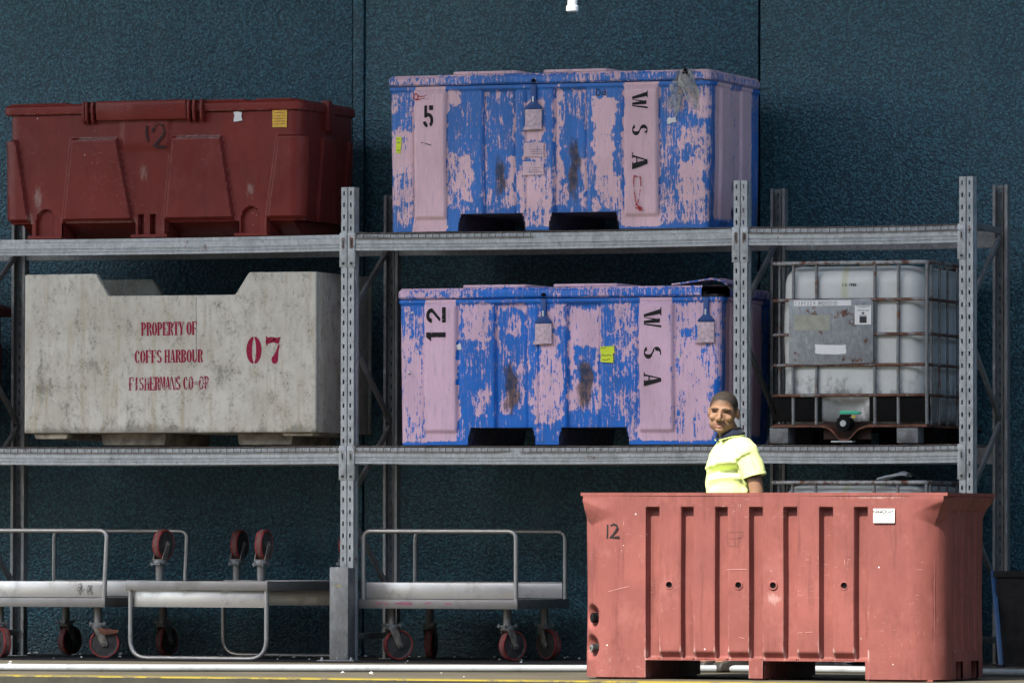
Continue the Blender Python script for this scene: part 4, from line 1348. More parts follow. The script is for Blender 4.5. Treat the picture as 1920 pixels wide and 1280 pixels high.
decal('hairline_crack', scrawl([[(XB(369), ZBn(556)), (XB(368.5), ZBn(580)), (XB(370), ZBn(610)), (XB(369), ZBn(640)), (XB(369.5), ZBn(662))]], .003), M['crack'] if 'crack' in M else M['ink_faint'], pb, (0, -.001, 0))


# ================================================================== INTERMEDIATE BULK CONTAINERS
def ibc(name, label, loc):
    root = thing(name, label, 'bulk container', loc, 0, 'caged bulk containers in the right bay')
    u = lambda a: (a - 95) * .001046 + .006
    v = lambda b: 1.150 - (b - 67) * .0010045
    W, D = 1.0, 1.18
    # tank

    def td(S, U, Z, X, Y):
        o = np.zeros_like(X)
        o += -.10 * (1 - np.sqrt(np.clip(1 - ((Z - 1.0).clip(0) / .125) ** 2, 0, 1)))
        o += -.06 * (1 - np.sqrt(np.clip(1 - ((.20 - Z).clip(0) / .08) ** 2, 0, 1)))
        o += .004 * np.sin(Z * 11) * np.cos(X * 9) + .003 * np.sin(X * 5)
        rec = (S == 0) * np.exp(-(((X - .445) / .12) ** 4) - (((Z - .19) / .12) ** 4))
        return o - .05 * rec
    zz = sorted(set(list(np.linspace(.12, .24, 9)) + list(np.linspace(.24, 1.0, 28)) + list(np.linspace(1.0, 1.125, 12))))
    shell('tank', W - .06, D - .06, .12, zz, .02, td, M['hdpe_tank'], root, cap_top=True, cap_bot=True, ncor=12, ang=60,
          attrs={'scuff': lambda S, U, Z, X, Y: (S == 0) * (seg(X, u(505) - .03, u(550) - .03, .012) * sst(Z, .84, .95) + 1.2 * np.exp(-((X - .42) / .16) ** 4 - ((Z - .30) / .03) ** 2) * 0)}).location = (.03, .03, 0)
    mb = MB(); mb.lathe([(.10, 0), (.10, .03), (.09, .04)], (.5, .55, 1.118), 'z', 24)
    mb.build('filler_cap', M['amber_cap'], root)
    # black skirt round the foot of the tank, open at the valve
    mb = MB()
    for a, b in ((u(100), u(386)), (u(688), u(1068))):
        mb = MB(); mb.prism_y([(a, .14), (b, .14), (b, .305), (a, .305)], .010, .028)
        mb.build('black_skirt', M['skirt'], root, bevel=.006)
    # cage: horizontal hoops and vertical tubes
    hoop = lambda z, o=0.0: arc_path([(0 - o, .012, z), (.965, .002, z), (W + .012, .06, z), (W + .012, D - .05, z), (W - .04, D, z), (0.03, D, z), (-.012, D - .05, z), (-.012, .06, z), (0.03, .004, z)], .03, 4)
    for z, rr, mk in ((v(75), .0130, 'galv_rust'), (v(308), .0105, 'rust_tube'), (v(525), .0105, 'rust_tube'), (v(717), .0105, 'rust_tube'), (v(908), .0105, 'rust_tube')):
        mb = MB(); mb.tube(arc_path([(.02, .0, z), (W - .03, .0, z), (W + .012, .0 + .03, z), (W + .012, D - .03, z), (W - .03, D, z), (.02, D, z), (-.012, D - .03, z), (-.012, .03, z), (.02, .0, z)], .02, 3), rr, 8)
        mb.build('cage_bar', M[mk], root, ang=50)
    for k, a in enumerate((210, 355, 725, 873, 1052)):
        mb = MB(); zt = v(80); wob = random.uniform(-.004, .004)
        mb.tube([(u(a), .011, v(1090)), (u(a) + wob, .011, v(720)), (u(a), .011, zt)], .0115, 8)
        mb.build('cage_bar', M['grey_tube'], root, ang=50)
    for yy in (.12, .30, .48, .70, .92, 1.08):
        for xx in (-.002, W + .002):
            mb = MB(); mb.tube([(xx, yy, v(1090)), (xx, yy, v(80))], .0085, 8)
            mb.build('cage_bar', M['grey_tube'], root, ang=50)
    for xx in (.02, .25, .5, .75):
        mb = MB(); mb.tube([(xx, D - .011, v(1090)), (xx, D - .011, v(80))], .0085, 8)
        mb.build('cage_bar', M['galv_rust'], root, ang=50)
    # base frame: dips under the valve
    mb = MB()
    prof = [(-.012, .112), (u(395), .112), (u(440), .100), (u(480), .062), (u(505), .024), (u(560), .022), (u(585), .05), (u(620), .090), (u(680), .112), (W + .012, .112)]
    path = arc_path([(x, -.012, z) for x, z in prof], .018, 3)
    for i in range(len(path) - 1):
        a, b = path[i], path[i + 1]
        mb.add([(a.x, -.012, a.z - .007), (b.x, -.012, b.z - .007), (b.x, .05, b.z + .007), (a.x, .05, a.z + .007), (a.x, -.012, a.z + .005), (b.x, -.012, b.z + .005), (b.x, .05, b.z + .016), (a.x, .05, a.z + .016)],
               [(0, 1, 5, 4), (4, 5, 6, 7), (3, 2, 1, 0), (7, 6, 2, 3)])
    mb.box(-.012, .02, .052, D, .105, .118); mb.box(W - .02, W + .012, .052, D, .105, .118); mb.box(.021, W - .021, D - .03, D, .105, .118)
    mb.build('base_frame', M['rust'], root, ang=45)
    mb = MB(); mb.box(u(390), u(690), .05, .06, .03, .14)
    mb.build('drip_plate', M['dark_rust'], root)
    mb = MB(); mb.box(u(455), u(592), -.02, .05, .008, .019)
    mb.build('valve_foot', M['galv'], root, bevel=.003)
    # label plate
    mb = MB(); a0, a1, z0, z1 = u(188), u(722), v(712), v(304)
    pts = [(a0, z0), (a0 + .2, z0 - .004), (a1, z0 + .006), (a1, z1 - .02), (a1 - .02, z1), (a0, z1)]
    mb.prism_y(pts, -.0175, -.0145)
    pl = mb.build('label_plate', M['plate'], root, bevel=.001)
    sticker('label', u(222), u(583), v(345), v(311), -.0180, M['paper'], pl, .0012)
    font_text('label_print', '1 3 0 5 2 2 X  IBC', .030, M['print'], pl, (u(228), -.0198, v(338)), sx=.85)
    for q in range(3):
        font_text('label_print', 'max gross mass  litres  test date', .011, M['print'], pl, (u(400), -.0198, v(322 + q * 9)), sx=.7)
    sticker('label', u(606), u(708), v(465), v(344), -.0180, M['paper'], pl, .0012)
    font_text('label_print', 'Transport', .0235, M['print'], pl, (u(657), -.0198, v(358)), 'CENTER', .92)
    font_text('label_print', '1650 kg max', .0165, M['print'], pl, (u(658), -.0198, v(380)), 'CENTER', .93)
    mb = MB(); mb.prism_y([(u(636), v(455)), (u(681), v(455)), (u(681), v(414)), (u(636), v(414))], -.0200, -.0193)
    mb.prism_y([(u(636), v(410)), (u(682), v(410)), (u(682), v(406)), (u(636), v(406))], -.0200, -.0193)
    mb.prism_y([(u(647), v(394)), (u(658), v(402)), (u(669), v(394)), (u(658), v(386))], -.0200, -.0193)
    mb.build('stacking_symbol', M['print'], pl)
    sticker('torn_label', u(355), u(550), v(648), v(588), -.0180, M['paper'], pl, .0012, -.01, .004)
    sticker('faded_label', u(222), u(448), v(498), v(402), -.0180, M['faded'], pl, .0008)
    font_text('date_stamp', '1 3  1995', .026, M['print'], root, (u(512), .0225, v(222)), sx=.95, bold=.0006)
    # valve
    c = (u(546), 0, v(1085))
    mb = MB(); mb.lathe([(.030, -.062), (.046, -.060), (.049, -.050), (.049, -.028), (.040, -.022), (.040, .06)], c, 'y', 24)
    for k in range(12):
        a = 2 * math.pi * k / 12
        mb.bar((c[0] + .049 * math.cos(a), -.052, c[2] + .049 * math.sin(a)), (c[0] + .049 * math.cos(a), -.026, c[2] + .049 * math.sin(a)), .008, .008)
    mb.box(c[0] - .028, c[0] + .035, -.04, .0, c[2] + .042, c[2] + .056)
    vb = mb.build('valve', M['black'], root)
    mb = MB(); mb.lathe([(.020, -.066), (.020, -.060)], c, 'y', 16)
    mb.build('dust_cap', M['galv'], vb)
    mb = MB(); mb.prism_y([(c[0] - .032, c[2] + .058), (c[0] + .090, c[2] + .058), (c[0] + .112, c[2] + .062), (c[0] + .108, c[2] + .071), (c[0] + .08, c[2] + .080), (c[0] - .018, c[2] + .083), (c[0] - .03, c[2] + .07)], -.05, -.018)
    mb.build('handle', M['green'], vb, bevel=.004)
    mb = MB(); mb.prism_y([(c[0] + .05, c[2] + .04), (c[0] + .068, c[2] + .03), (c[0] + .08, c[2] + .042), (c[0] + .06, c[2] + .055)], -.05, -.044)
    mb.build('seal_tag', M['yellow_tag'], vb)
    # pallet feet
    for xx, yy, w_, mk in ((-.03, .0, .125, 'grey_block'), (.81, .0, .14, 'grey_block'), (.38, .3, .13, 'black'), (-.03, .52, .125, 'black'), (.81, .52, .14, 'black'), (-.03, 1.02, .125, 'black'), (.38, 1.02, .13, 'black'), (.81, 1.02, .14, 'black')):
        mb = MB(); mb.box(xx, xx + w_, yy, yy + .14, .003, .104)
        mb.build('pallet_foot', M[mk], root, bevel=.006)
    mb = MB()
    for yy in (.02, .54, 1.04): mb.box(-.01, W + .01, yy + .142, yy + .2, .085, .104)
    mb.build('pallet_runner', M['black'], root)
    return root


def m_tank():
    t = NT('milky_white_tank')
    n = t.noise(3.5, 5, .6); g = t.noise(11, 8, .75, t.vec((1, 1, .6)))
    c = t.mix(t.step(n, .3, .7), (.57, .59, .565), (.68, .69, .655))
    c = t.mix(t.math('MULTIPLY', t.attr('scuff'), .8), c, (.56, .55, .36))
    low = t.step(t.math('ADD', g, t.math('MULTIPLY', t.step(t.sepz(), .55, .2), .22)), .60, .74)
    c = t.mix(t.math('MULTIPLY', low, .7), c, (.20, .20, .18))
    return t.out(c, .38, 0, t.bump(n, .1, .01), .4)


M['hdpe_tank'] = m_tank()
M['dark_rust'] = plain('dark_rust', (.03, .013, .009), .85, 0, .5, 20)
M['skirt'] = plain('matt_black_sheet', (.006, .006, .006), .8, 0, .5, 14, 0, .1)
M['grey_block'] = plain('scuffed_grey_plastic', (.16, .165, .17), .5, 0, .5, 12)
M['amber_cap'] = plain('brown_cap', (.28, .2, .12), .5, 0, .2)
M['faded'] = plain('faded_yellowed_label', (.36, .36, .29), .6, 0, .2, 14)
M['stain'] = plain('pale_yellow_stain', (.60, .60, .44), .5, 0, .06, 9)
i1 = ibc('bulk_container', 'white caged tank with green valve handle standing on the lower shelf at the right', (2.946, .015, 1.398))
i2 = copy_tree(i1)
i2.location = (2.946, .0, .012)
i2['label'] = 'top of a caged white tank behind the faded red bin, folded cloth on it'
mb = MB()
pts = [(0, 0, 0), (.05, 0, .012), (.11, .01, .036), (.16, .0, .040), (.20, .01, .028)]
V = []; Fc = []
for j in range(6):
    for k, (x, y, z) in enumerate(pts):
        V.append((x + .006 * math.sin(j * 2.1 + k), y + j * .035, z * (1 - .12 * abs(j - 2)) + .006 * math.sin(k * 2 + j)))
for j in range(5):
    for k in range(4): Fc.append((j * 5 + k, j * 5 + k + 1, j * 5 + 6 + k, j * 5 + 5 + k))
mb.add(V, Fc); mb.add([(x, y, z - .012) for x, y, z in V], [f[::-1] for f in Fc])
n0 = len(V)
for k in range(4): mb.f.append((k, k + n0, k + 1 + n0, k + 1)); mb.mi.append(0)
cl = mb.build('cloth', M['felt'], None, ang=70)
cl.location = (3.63, .0, 1.182)
tag(cl, 'crumpled grey cloth lying on top of the lower caged tank', 'cloth')


# ================================================================== FADED RED BIN IN FRONT
fb = thing('open_bin', 'faded red ribbed open bin marked 12 standing on the kerb edge in the sun', 'storage bin', (3.268, -4.45, 0))
FW, FD, FH = 2.10, .98, 1.056
GX = [.362, .568, .771, .977, 1.182, 1.390, 1.596]
FZ0 = .012


def fdisp(S, U, Z, X, Y):
    o = np.zeros_like(X)
    fr = ((S == 0) | (S == 2)).astype(float)
    g = np.zeros_like(X)
    for x in GX: g = np.maximum(g, seg(X, x, x + .070, .008))
    vert = sst(Z, .118, .126) * (1 - sst(Z, .966, .974))
    o += fr * (-.046) * g * vert
    sd = ((S == 1) | (S == 3)).astype(float)
    gs = np.zeros_like(X)
    for y in (.235, .37, .50, .63): gs = np.maximum(gs, seg(U, y, y + .05, .012))
    o += sd * (-.020) * gs * sst(Z, .16, .17) * (1 - sst(Z, .95, .96))
    # ribs roll in at their foot
    o += fr * (-.030) * (1 - sst(Z, .125, .165)) * (Z > .112) * seg(X, GX[0], GX[-1] + .07, .01) * (1 - g)
    # rim swells out
    we = np.where((S == 1) | (S == 3), 1.0, np.where((S == 4) | (S == 6), np.sin(U), np.where((S == 5) | (S == 7), np.cos(U), 0.0)))
    o += .030 * we * sst(Z, .95, 1.03)
    # drain recesses in the left corner
    for zc in (.352, .180):
        o += np.where(S == 7, -.055 * np.exp(-((((U - .68) / .27) ** 2 + ((Z - zc) / .060) ** 2) ** 3)), 0)
    # round holes
    for c in (.497, .909, 1.114, 1.532):
        o += np.where((S == 0) & ((X - c) ** 2 + (Z - .534) ** 2 < .0175 ** 2), -.03, 0)
    o += .003 * np.sin(X * 6 + 1) * np.cos(Z * 7)
    o += np.where(S == 3, .050, np.where(S == 7, .050 * np.cos(U), np.where(S == 6, .050 * np.sin(U), 0))) * (1 - sst(Z, .95, 1.03))
    return o


def fsq(Z, U):
    """how far the rounded corner has been drawn out to a square one: a slanting gusset under the rim"""
    q = np.clip(U, 0, math.pi / 2); q = np.minimum(q, math.pi / 2 - q)
    t = np.tan(q)
    z0 = .925 - .055 * t; z1 = .930 + .080 * t
    return np.clip((Z - z0) / (z1 - z0), 0, 1)


FEET = [(0, .352), (.972, 1.055), (1.655, 2.2)]


def fhole(s, u, z):
    if z < .112:
        if s in (0, 2): return not any(a < u < b for a, b in FEET)
        if s in (1, 3): return (.27 < u < .42) or (.58 < u < .74)
    return False


ex = MB()
for a, b in ((.352, .972), (1.055, 1.655)):
    ex.add([(a, .012, FZ0), (a, FD - .01, FZ0), (a, FD - .01, .115), (a, .012, .115)], [(0, 1, 2, 3)])
    ex.add([(b, .012, FZ0), (b, FD - .01, FZ0), (b, FD - .01, .115), (b, .012, .115)], [(0, 3, 2, 1)])
# the underside is cut through between the feet so light shows under the bin
ex.add([(.353, .03, .1165), (1.654, .03, .1165), (1.654, FD - .02, .1165), (.353, FD - .02, .1165)], [(0, 3, 2, 1)])
for y0, y1 in ((.27, .42), (.58, .74)):
    for xx in (FW - .012,):
        ex.add([(xx, y0, FZ0), (xx - .35, y0, FZ0), (xx - .35, y0, .115), (xx, y0, .115)], [(0, 1, 2, 3)])
        ex.add([(xx, y1, FZ0), (xx - .35, y1, FZ0), (xx - .35, y1, .115), (xx, y1, .115)], [(3, 2, 1, 0)])
        ex.add([(xx, y0, .115), (xx, y1, .115), (xx - .35, y1, .115), (xx - .35, y0, .115)], [(0, 1, 2, 3)])
# inside skin and rim lip
th_ = .055; ri = .17
ex.box(th_, FW - th_, th_, th_ + .004, .2, FH - .02); ex.box(th_, FW - th_, FD - th_ - .004, FD - th_, .2, FH - .02)
ex.box(th_, th_ + .004, th_ + .005, FD - th_ - .005, .2, FH - .02); ex.box(FW - th_ - .004, FW - th_, th_ + .005, FD - th_ - .005, .2, FH - .02)
ex.box(th_ + .005, FW - th_ - .005, th_ + .005, FD - th_ - .005, .17, .2)
L = .035
for q in ((-L, FW + L, -.0025, th_ - .001), (-L, FW + L, FD - th_ + .001, FD + .0025)): ex.box(q[0], q[1], q[2], q[3], FH - .018, FH)
for q in ((-L, th_ - .001), (FW - th_ + .001, FW + L)): ex.box(q[0], q[1], th_, FD - th_, FH - .018, FH)


def fscuff(S, U, Z, X, Y):
    a = np.full_like(X, -.30)
    for x in GX:
        for e in (x - .006, x + .078):
            a = np.maximum(a, np.where(S == 0, -.3 + 1.0 * np.exp(-((X - e) / .007) ** 2) * (.25 + .75 * (1 - Z)) + 1.1 * np.exp(-((X - e) / .010) ** 2 - ((Z - .15) / .03) ** 2), -.3))
    for cx, cz, sx, sz, v in ((1.11, .46, .07, .05, 1.0), (.95, .47, .06, .03, .7), (.15, .12, .2, .05, .5), (1.75, .4, .1, .1, .45), (1.35, .2, .1, .06, .5), (1.0, .06, .05, .05, .6), (.2, .55, .15, .04, .4), (1.7, 1.03, .3, .015, .9), (.25, 1.03, .2, .012, .6)):
        a = np.maximum(a, -.3 + 1.2 * v * np.exp(-((X - cx) / sx) ** 2 - ((Z - cz) / sz) ** 2))
    return a


shell('body', FW, FD, .19, zrows(FZ0, FH - .019, .0075, (.112, .122, .97)), .0075, fdisp, M['red_bin'], fb, nexp=fsq, hole=fhole, attrs={'scuff': fscuff}, extra=ex, cap_top=False, ncor=44, ang=42)
for a, b in ((.05, .345), (.985, 1.045), (1.66, 2.04)):
    mb = MB(); mb.box(a, b, .03, FD - .03, .001, .0125)
    mb.build('foot', M['red_bin'], fb)
for zc, mk in ((.352, 'black'), (.180, 'dark')):
    mb = MB()
    mb.lathe([(.012, -.002), (.025, .0), (.025, .04)] if zc < .3 else [(.021, -.004), (.026, .0), (.026, .04)], (0, 0, 0), 'y', 16)
    if zc > .3:
        for k in range(16):
            a = 2 * math.pi * k / 16
            mb.bar((.026 * math.cos(a), .0, .026 * math.sin(a)), (.026 * math.cos(a), .035, .026 * math.sin(a)), .005, .005)
    o = mb.build('drain_plug', M[mk], fb)
    o.location = (.014, .056, zc - .006); o.rotation_euler = (0, 0, R(-50))
    if zc < .3:
        mb = MB(); mb.lathe([(.010, -.006), (.020, -.005), (.020, .0)], (0, 0, 0), 'y', 14)
        p = mb.build('plug_core', M['galv_dark'], o)
        mb = MB(); mb.lathe([(.009, -.0072), (.009, -.0062)], (0, 0, 0), 'y', 12)
        mb.build('plug_socket', M['skirt'], o)
for c in (.497, .909, 1.114, 1.532):
    mb = MB(); mb.lathe([(.027, .001), (.025, -.0035), (.020, -.0045), (.0175, -.002), (.0165, .02)], (c, 0, .534), 'y', 24, False)
    hp_ = mb.build('hole_collar', M['red_bin'], fb, ang=60)
    mb = MB(); mb.lathe([(.0163, .0), (.0163, .022), (.001, .0225)], (c, 0, .534), 'y', 20, False)  # lining coloured dark to stand for the shade inside the hole
    mb.build('bolt_hole', M['dark'], hp_)
tx = lambda px: (px - 1102) * .003155 + .012
tz = lambda py: (1272 - py) * .00302
# maker's plate
sp = sticker('maker_plate', tx(1638.5), tx(1678), tz(978.5), tz(952), -.007, M['white'], fb, .002)
pc = (tx(1638.5) + tx(1678)) / 2
font_text('plate_print', 'THERM', .0185, M['print'], sp, (pc - .011, -.0095, tz(960.5)), 'RIGHT', .92, .0006)
font_text('plate_print', 'CAST', .0185, M['print'], sp, (pc + .011, -.0095, tz(960.5)), 'LEFT', .98, .0006)
mb = MB(); mb.add([(pc + .0115 * f * math.cos(2 * math.pi * k / 16), -.0097, tz(957.5) + .0115 * f * math.sin(2 * math.pi * k / 16)) for f in (1, .7) for k in range(16)], [(k, (k + 1) % 16, 16 + (k + 1) % 16, 16 + k) for k in range(16)])
mb.build('plate_ring', M['print'], sp)
decal('plate_print', scrawl([[(pc - .03, tz(962.8)), (pc + .03, tz(962.8))]], .0022), M['print'], sp, (0, -.0096, 0))
decal('plate_print', scrawl([[(pc - .035, tz(y)), (pc + .04, tz(y))] for y in (968.5, 971, 973.5)], .0012), M['faded'], sp, (0, -.0096, 0))
# hand-painted 12
X1 = lambda px: tx(px); Z1 = lambda py: tz(py)
decal('painted_number', scrawl([[(X1(1139.5), Z1(984)), (X1(1139), Z1(1007))], [(X1(1146), Z1(984)), (X1(1151), Z1(981.5)), (X1(1156), Z1(983)), (X1(1158), Z1(988)), (X1(1155), Z1(994)), (X1(1150), Z1(1001)), (X1(1145), Z1(1006.5)), (X1(1153), Z1(1006)), (X1(1160.5), Z1(1005))]], .0095), M['ink'], fb, (0, -.010, 0))
M['scr'] = m_cutout('pale_scratch', (.62, .36, .33), .56, 30)
lines = []
for a, b, c, d in ((1366, 997, 1395, 995), (1366, 997, 1366, 1021), (1366, 1021, 1387, 1023), (1380, 1000, 1380, 1022), (1395, 995, 1394, 1006), (1394, 1006, 1386, 1006), (1386, 1006, 1386, 1023), (1368, 1008, 1391, 1007)):
    lines.append([(X1(a), Z1(b)), (X1(c), Z1(d))])
decal('pen_sketch', scrawl(lines, .0011), M['ink_faint'], fb, (0, -.0035, 0))
for k, (a, b, c, d) in enumerate(((1364, 1066, 1403, 1065), (1498, 1183, 1527, 1181), (1140, 1108, 1180, 1098), (1388, 1192, 1398, 1194))):
    decal('scratch', scrawl([[(X1(a), Z1(b)), ((X1(a) + X1(c)) / 2, (Z1(b) + Z1(d)) / 2 + .001), (X1(c), Z1(d))]], .0014), M['scr'], fb, (0, -.004, 0))

# black sheeting lying behind the bin
V = []; Fc = []
nu, nv = 24, 14
for j in range(nv):
    for i in range(nu):
        x = i / (nu - 1) * .75; y = j / (nv - 1) * .34
        e = math.sin(math.pi * i / (nu - 1)) * math.sin(math.pi * j / (nv - 1))
        V.append((x + .02 * math.sin(j * 1.7), y, .004 + e * (.075 + .035 * math.sin(i * 1.1 + j * .9) + .025 * math.sin(i * 2.3 - j * 1.6))))
for j in range(nv - 1):
    for i in range(nu - 1): Fc.append((j * nu + i, j * nu + i + 1, (j + 1) * nu + i + 1, (j + 1) * nu + i))
me = bpy.data.meshes.new('plastic_sheet'); me.from_pydata(V, [], Fc); me.update(); smooth(me, 60)
tag(link('plastic_sheet', me, M['scrap'], None, (3.35, -1.95, 0)), 'crumpled black plastic sheeting on the floor, seen under the faded red bin', 'plastic')

# ================================================================== HOSE
ctrl = [(-9, -4.3), (-4, -4.15), (-.63, -3.9), (1.0, -3.35), (2.05, -2.95), (3.49, -2.35), (4.4, -2.35), (5.23, -2.72), (7, -3.1), (10, -3.4)]


def catmull(P, n):
    out = []
    for i in range(len(P) - 1):
        p0, p1, p2, p3 = P[max(0, i - 1)], P[i], P[i + 1], P[min(len(P) - 1, i + 2)]
        for k in range(n):
            t = k / n
            out.append(tuple(.5 * ((2 * p1[q]) + (-p0[q] + p2[q]) * t + (2 * p0[q] - 5 * p1[q] + 4 * p2[q] - p3[q]) * t * t + (-p0[q] + 3 * p1[q] - 3 * p2[q] + p3[q]) * t ** 3) for q in range(2)))
    out.append(P[-1]); return out


def m_hose():
    t = NT('white_reinforced_hose')
    w = t.n('ShaderNodeTexWave', wave_type='BANDS', bands_direction='X')
    t.put(t.vec((1, .8, .8)), w.inputs['Vector']); w.inputs['Scale'].default_value = 3.2; w.inputs['Distortion'].default_value = .4
    n = t.noise(8, 7, .75)
    c = t.mix(t.step(n, .45, .75), (.36, .385, .39), (.22, .235, .23))
    c = t.mix(t.math('MULTIPLY', t.step(w.outputs['Fac'], .88, .96), .45), c, (.35, .38, .38))
    c = t.mix(t.step(t.noise(22, 6, .7), .64, .7), c, (.18, .18, .16))
    return t.out(c, .45, 0, None, .5)


mb = MB(); cp = catmull(ctrl, 10)
mb.tube([(x, y, .0225) for x, y in cp], .0215, 12)
tag(mb.build('hose', m_hose()), 'long white hose lying along the floor near the yellow kerb edge', 'hose')


# flakes of paint and paper along the wall foot and the kerb
mb = MB(); rr = random.Random(5)
for k in range(185):
    if k < 110: x, y = rr.uniform(-3.2, 5.5), 1.43 - abs(rr.gauss(0, .10))
    elif k < 160: x, y = rr.uniform(-3.2, 5.5), rr.uniform(-.3, 1.2)
    else: x, y = rr.uniform(-3.5, 6), rr.uniform(-4.7, -.6)
    z = .0048 if y > -.42 else .0008
    q = rr.uniform(.004, .016) * (1.6 if k % 17 == 0 else 1)
    a = rr.uniform(0, 6.28); pts = []
    for e in range(4):
        b = a + e * 1.57 + rr.uniform(-.4, .4)
        pts.append((x + q * math.cos(b), y + q * math.sin(b), z + rr.uniform(0, q * .8)))
    mb.add(pts + [(x, y, z + q * .9)], [(0, 1, 4), (1, 2, 4), (2, 3, 4), (3, 0, 4)])
tag(mb.build('litter', M['paper']), 'small pale flakes of paint and paper scattered over the floor', 'litter', kind='stuff')

# ================================================================== TROLLEYS
def caster_parts(parent_pos, ang, root, up=False, brake=False, front=True):
    """pipe leg, flange, fork and red-tyred wheel; ang turns the fork about the vertical"""
    x, y, ztop = parent_pos
    cst = bpy.data.objects.new('caster', None); COL.objects.link(cst); cst.parent = root
    cst.location = (x, y, ztop)
    if up: cst.rotation_euler = (math.pi, 0, ang)
    else: cst.rotation_euler = (0, 0, ang)
    mb = MB(); mb.tube([(0, 0, 0), (0, 0, -.105)], .0265, 14)
    mb.build('leg_pipe', M['steel_dark'], cst)
    mb = MB(); mb.prism_z([(-.055, -.04), (.055, -.04), (.055, .04), (-.055, .04)], -.113, -.105)
    mb.lathe([(.042, -.135), (.046, -.128), (.046, -.114)], (0, 0, 0), 'z', 16)
    for bx in (-.045, .045):
        for by in (-.03, .03): mb.lathe([(.008, -.122), (.008, -.113), (.006, -.105), (.006, -.095)], (bx, by, 0), 'z', 6)
    mb.build('flange', M['galv_dark'], cst)
    off = .045; zc = -.2365
    mb = MB()
    for s in (-1, 1):
        mb.prism_y([(-.03, -.133), (.03, -.133), (off + .026, zc - .005), (off + .012, zc - .024), (off - .012, zc - .024), (off - .022, zc - .005)], s * .036 - .0025, s * .036 + .0025)
    mb.box(-.03, .03, -.033, .033, -.141, -.1355)
    mb.tube([(off, -.045, zc), (off, .045, zc)], .011, 8)
    mb.build('fork', M['fork'], cst, bevel=.001)
    if brake:
        mb = MB(); mb.prism_y([(-.0, -.135), (.135, -.150), (.145, -.158), (.14, -.168), (.06, -.185), (.02, -.17)], -.048, -.042)
        mb.prism_y([(.075, -.138), (.095, -.142), (.095, -.15), (.075, -.146)], -.05, -.03)
        mb.build('brake_lever', M['rust'], cst, bevel=.001)
    mb = MB()
    mb.lathe([(.0872, -.024), (.095, -.0245), (.0985, -.019), (.0985, -.010), (.0985, .010), (.0985, .019), (.095, .0245), (.0872, .024)], (off, 0, zc), 'y', 40, False)
    ty = mb.build('tyre', [M['tyre'], M['tread']], cst, ang=25)
    for p in ty.data.polygons:
        if len(p.vertices) == 4:
            cy = sum(ty.data.vertices[i].co.y for i in p.vertices) / 4
            if abs(cy) < .004: p.material_index = 1
    mb = MB(); mb.lathe([(.028, -.027), (.03, -.0225), (.078, -.0185), (.0865, -.0242), (.0865, .0242), (.078, .0185), (.03, .0225), (.028, .027)], (off, 0, zc), 'y', 28)
    for k in range(9):
        a = 2 * math.pi * k / 9
        for s in (-1, 1):
            mb.bar((off + .026 * math.cos(a), s * .0195, zc + .026 * math.sin(a)), (off + .082 * math.cos(a), s * .0195, zc + .082 * math.sin(a)), .005, .006)
    mb.build('hub', M['hub'], cst)
    return cst


M['fork'] = plain('dirty_zinc_fork', (.22, .20, .17), .5, .4, .5, 20)


def trolley(name, label, loc, W, D, rotz, angs, up=False, lean=0.0, brake=(), bend=.055):
    root = thing(name, label, 'trolley', loc, rotz, 'stainless platform trolleys')
    zd0, zd1 = .342, .402
    mb = MB()
    mb.box(0, W, 0, .004, zd0, zd1); mb.box(0, W, D - .004, D, zd0, zd1)
    mb.box(0, .004, .0045, D - .0045, zd0, zd1); mb.box(W - .004, W, .0045, D - .0045, zd0, zd1)
    mb.box(.0045, W - .0045, .0045, D - .0045, zd1 - .006, zd1 - .001)
    for yy in (D * .25, D * .5, D * .75): mb.box(.005, W - .005, yy, yy + .04, zd1 - .035, zd1 - .0065)
    mb.build('deck', M['steel_dark'], root, bevel=.0015)
    for y, s in ((.03, 1), (D - .03, -1)):
        xl, xr = .02, W - .02
        mb = MB()
        mb.tube(arc_path([(xl, y, zd1 - .002), (xl + lean * 0, y, .842), (xr + lean, y, .842), (xr, y, zd1 - .002)], bend, 9), .0155, 12)
        mb.build('handle_rail', M['steel'], root, ang=50)
        mb = MB(); yy = y + s * .012
        mb.box(xl + .016, xr - .016, min(yy, yy + s * .003), max(yy, yy + s * .003), zd1 + .004, .508)
        mb.box(xl + .016, xr - .016, min(yy, yy + s * .014), max(yy, yy + s * .014), .5085, .511)
        mb.build('end_panel', M['panel'], root, bevel=.001)
    zt = zd0 + .0 if True else 0
    for k, (cx, cy) in enumerate(((.175, .14), (W - .12, .14), (.17, D - .15), (W - .12, D - .15))):
        caster_parts((cx, cy, zd0 + .0), angs[k], root, False, k in brake)
    return root


M['pinkpen'] = m_cutout('smeared_pink_marker', (.45, .10, .20), .60, 40)
tr = trolley('trolley', 'stainless trolley standing right of the column guard, handle rails at both ends', (.098, .08, 0), 1.095, 1.0, 0.0, [R(42), R(60), R(98), R(-30)])
tl = trolley('trolley', 'stainless trolley at the left edge standing on red wheels', (-2.60, -.13, 0), 1.02, 1.26, R(-3.0), [R(-40), R(20), R(76), R(80)], lean=.02, brake=(1,))
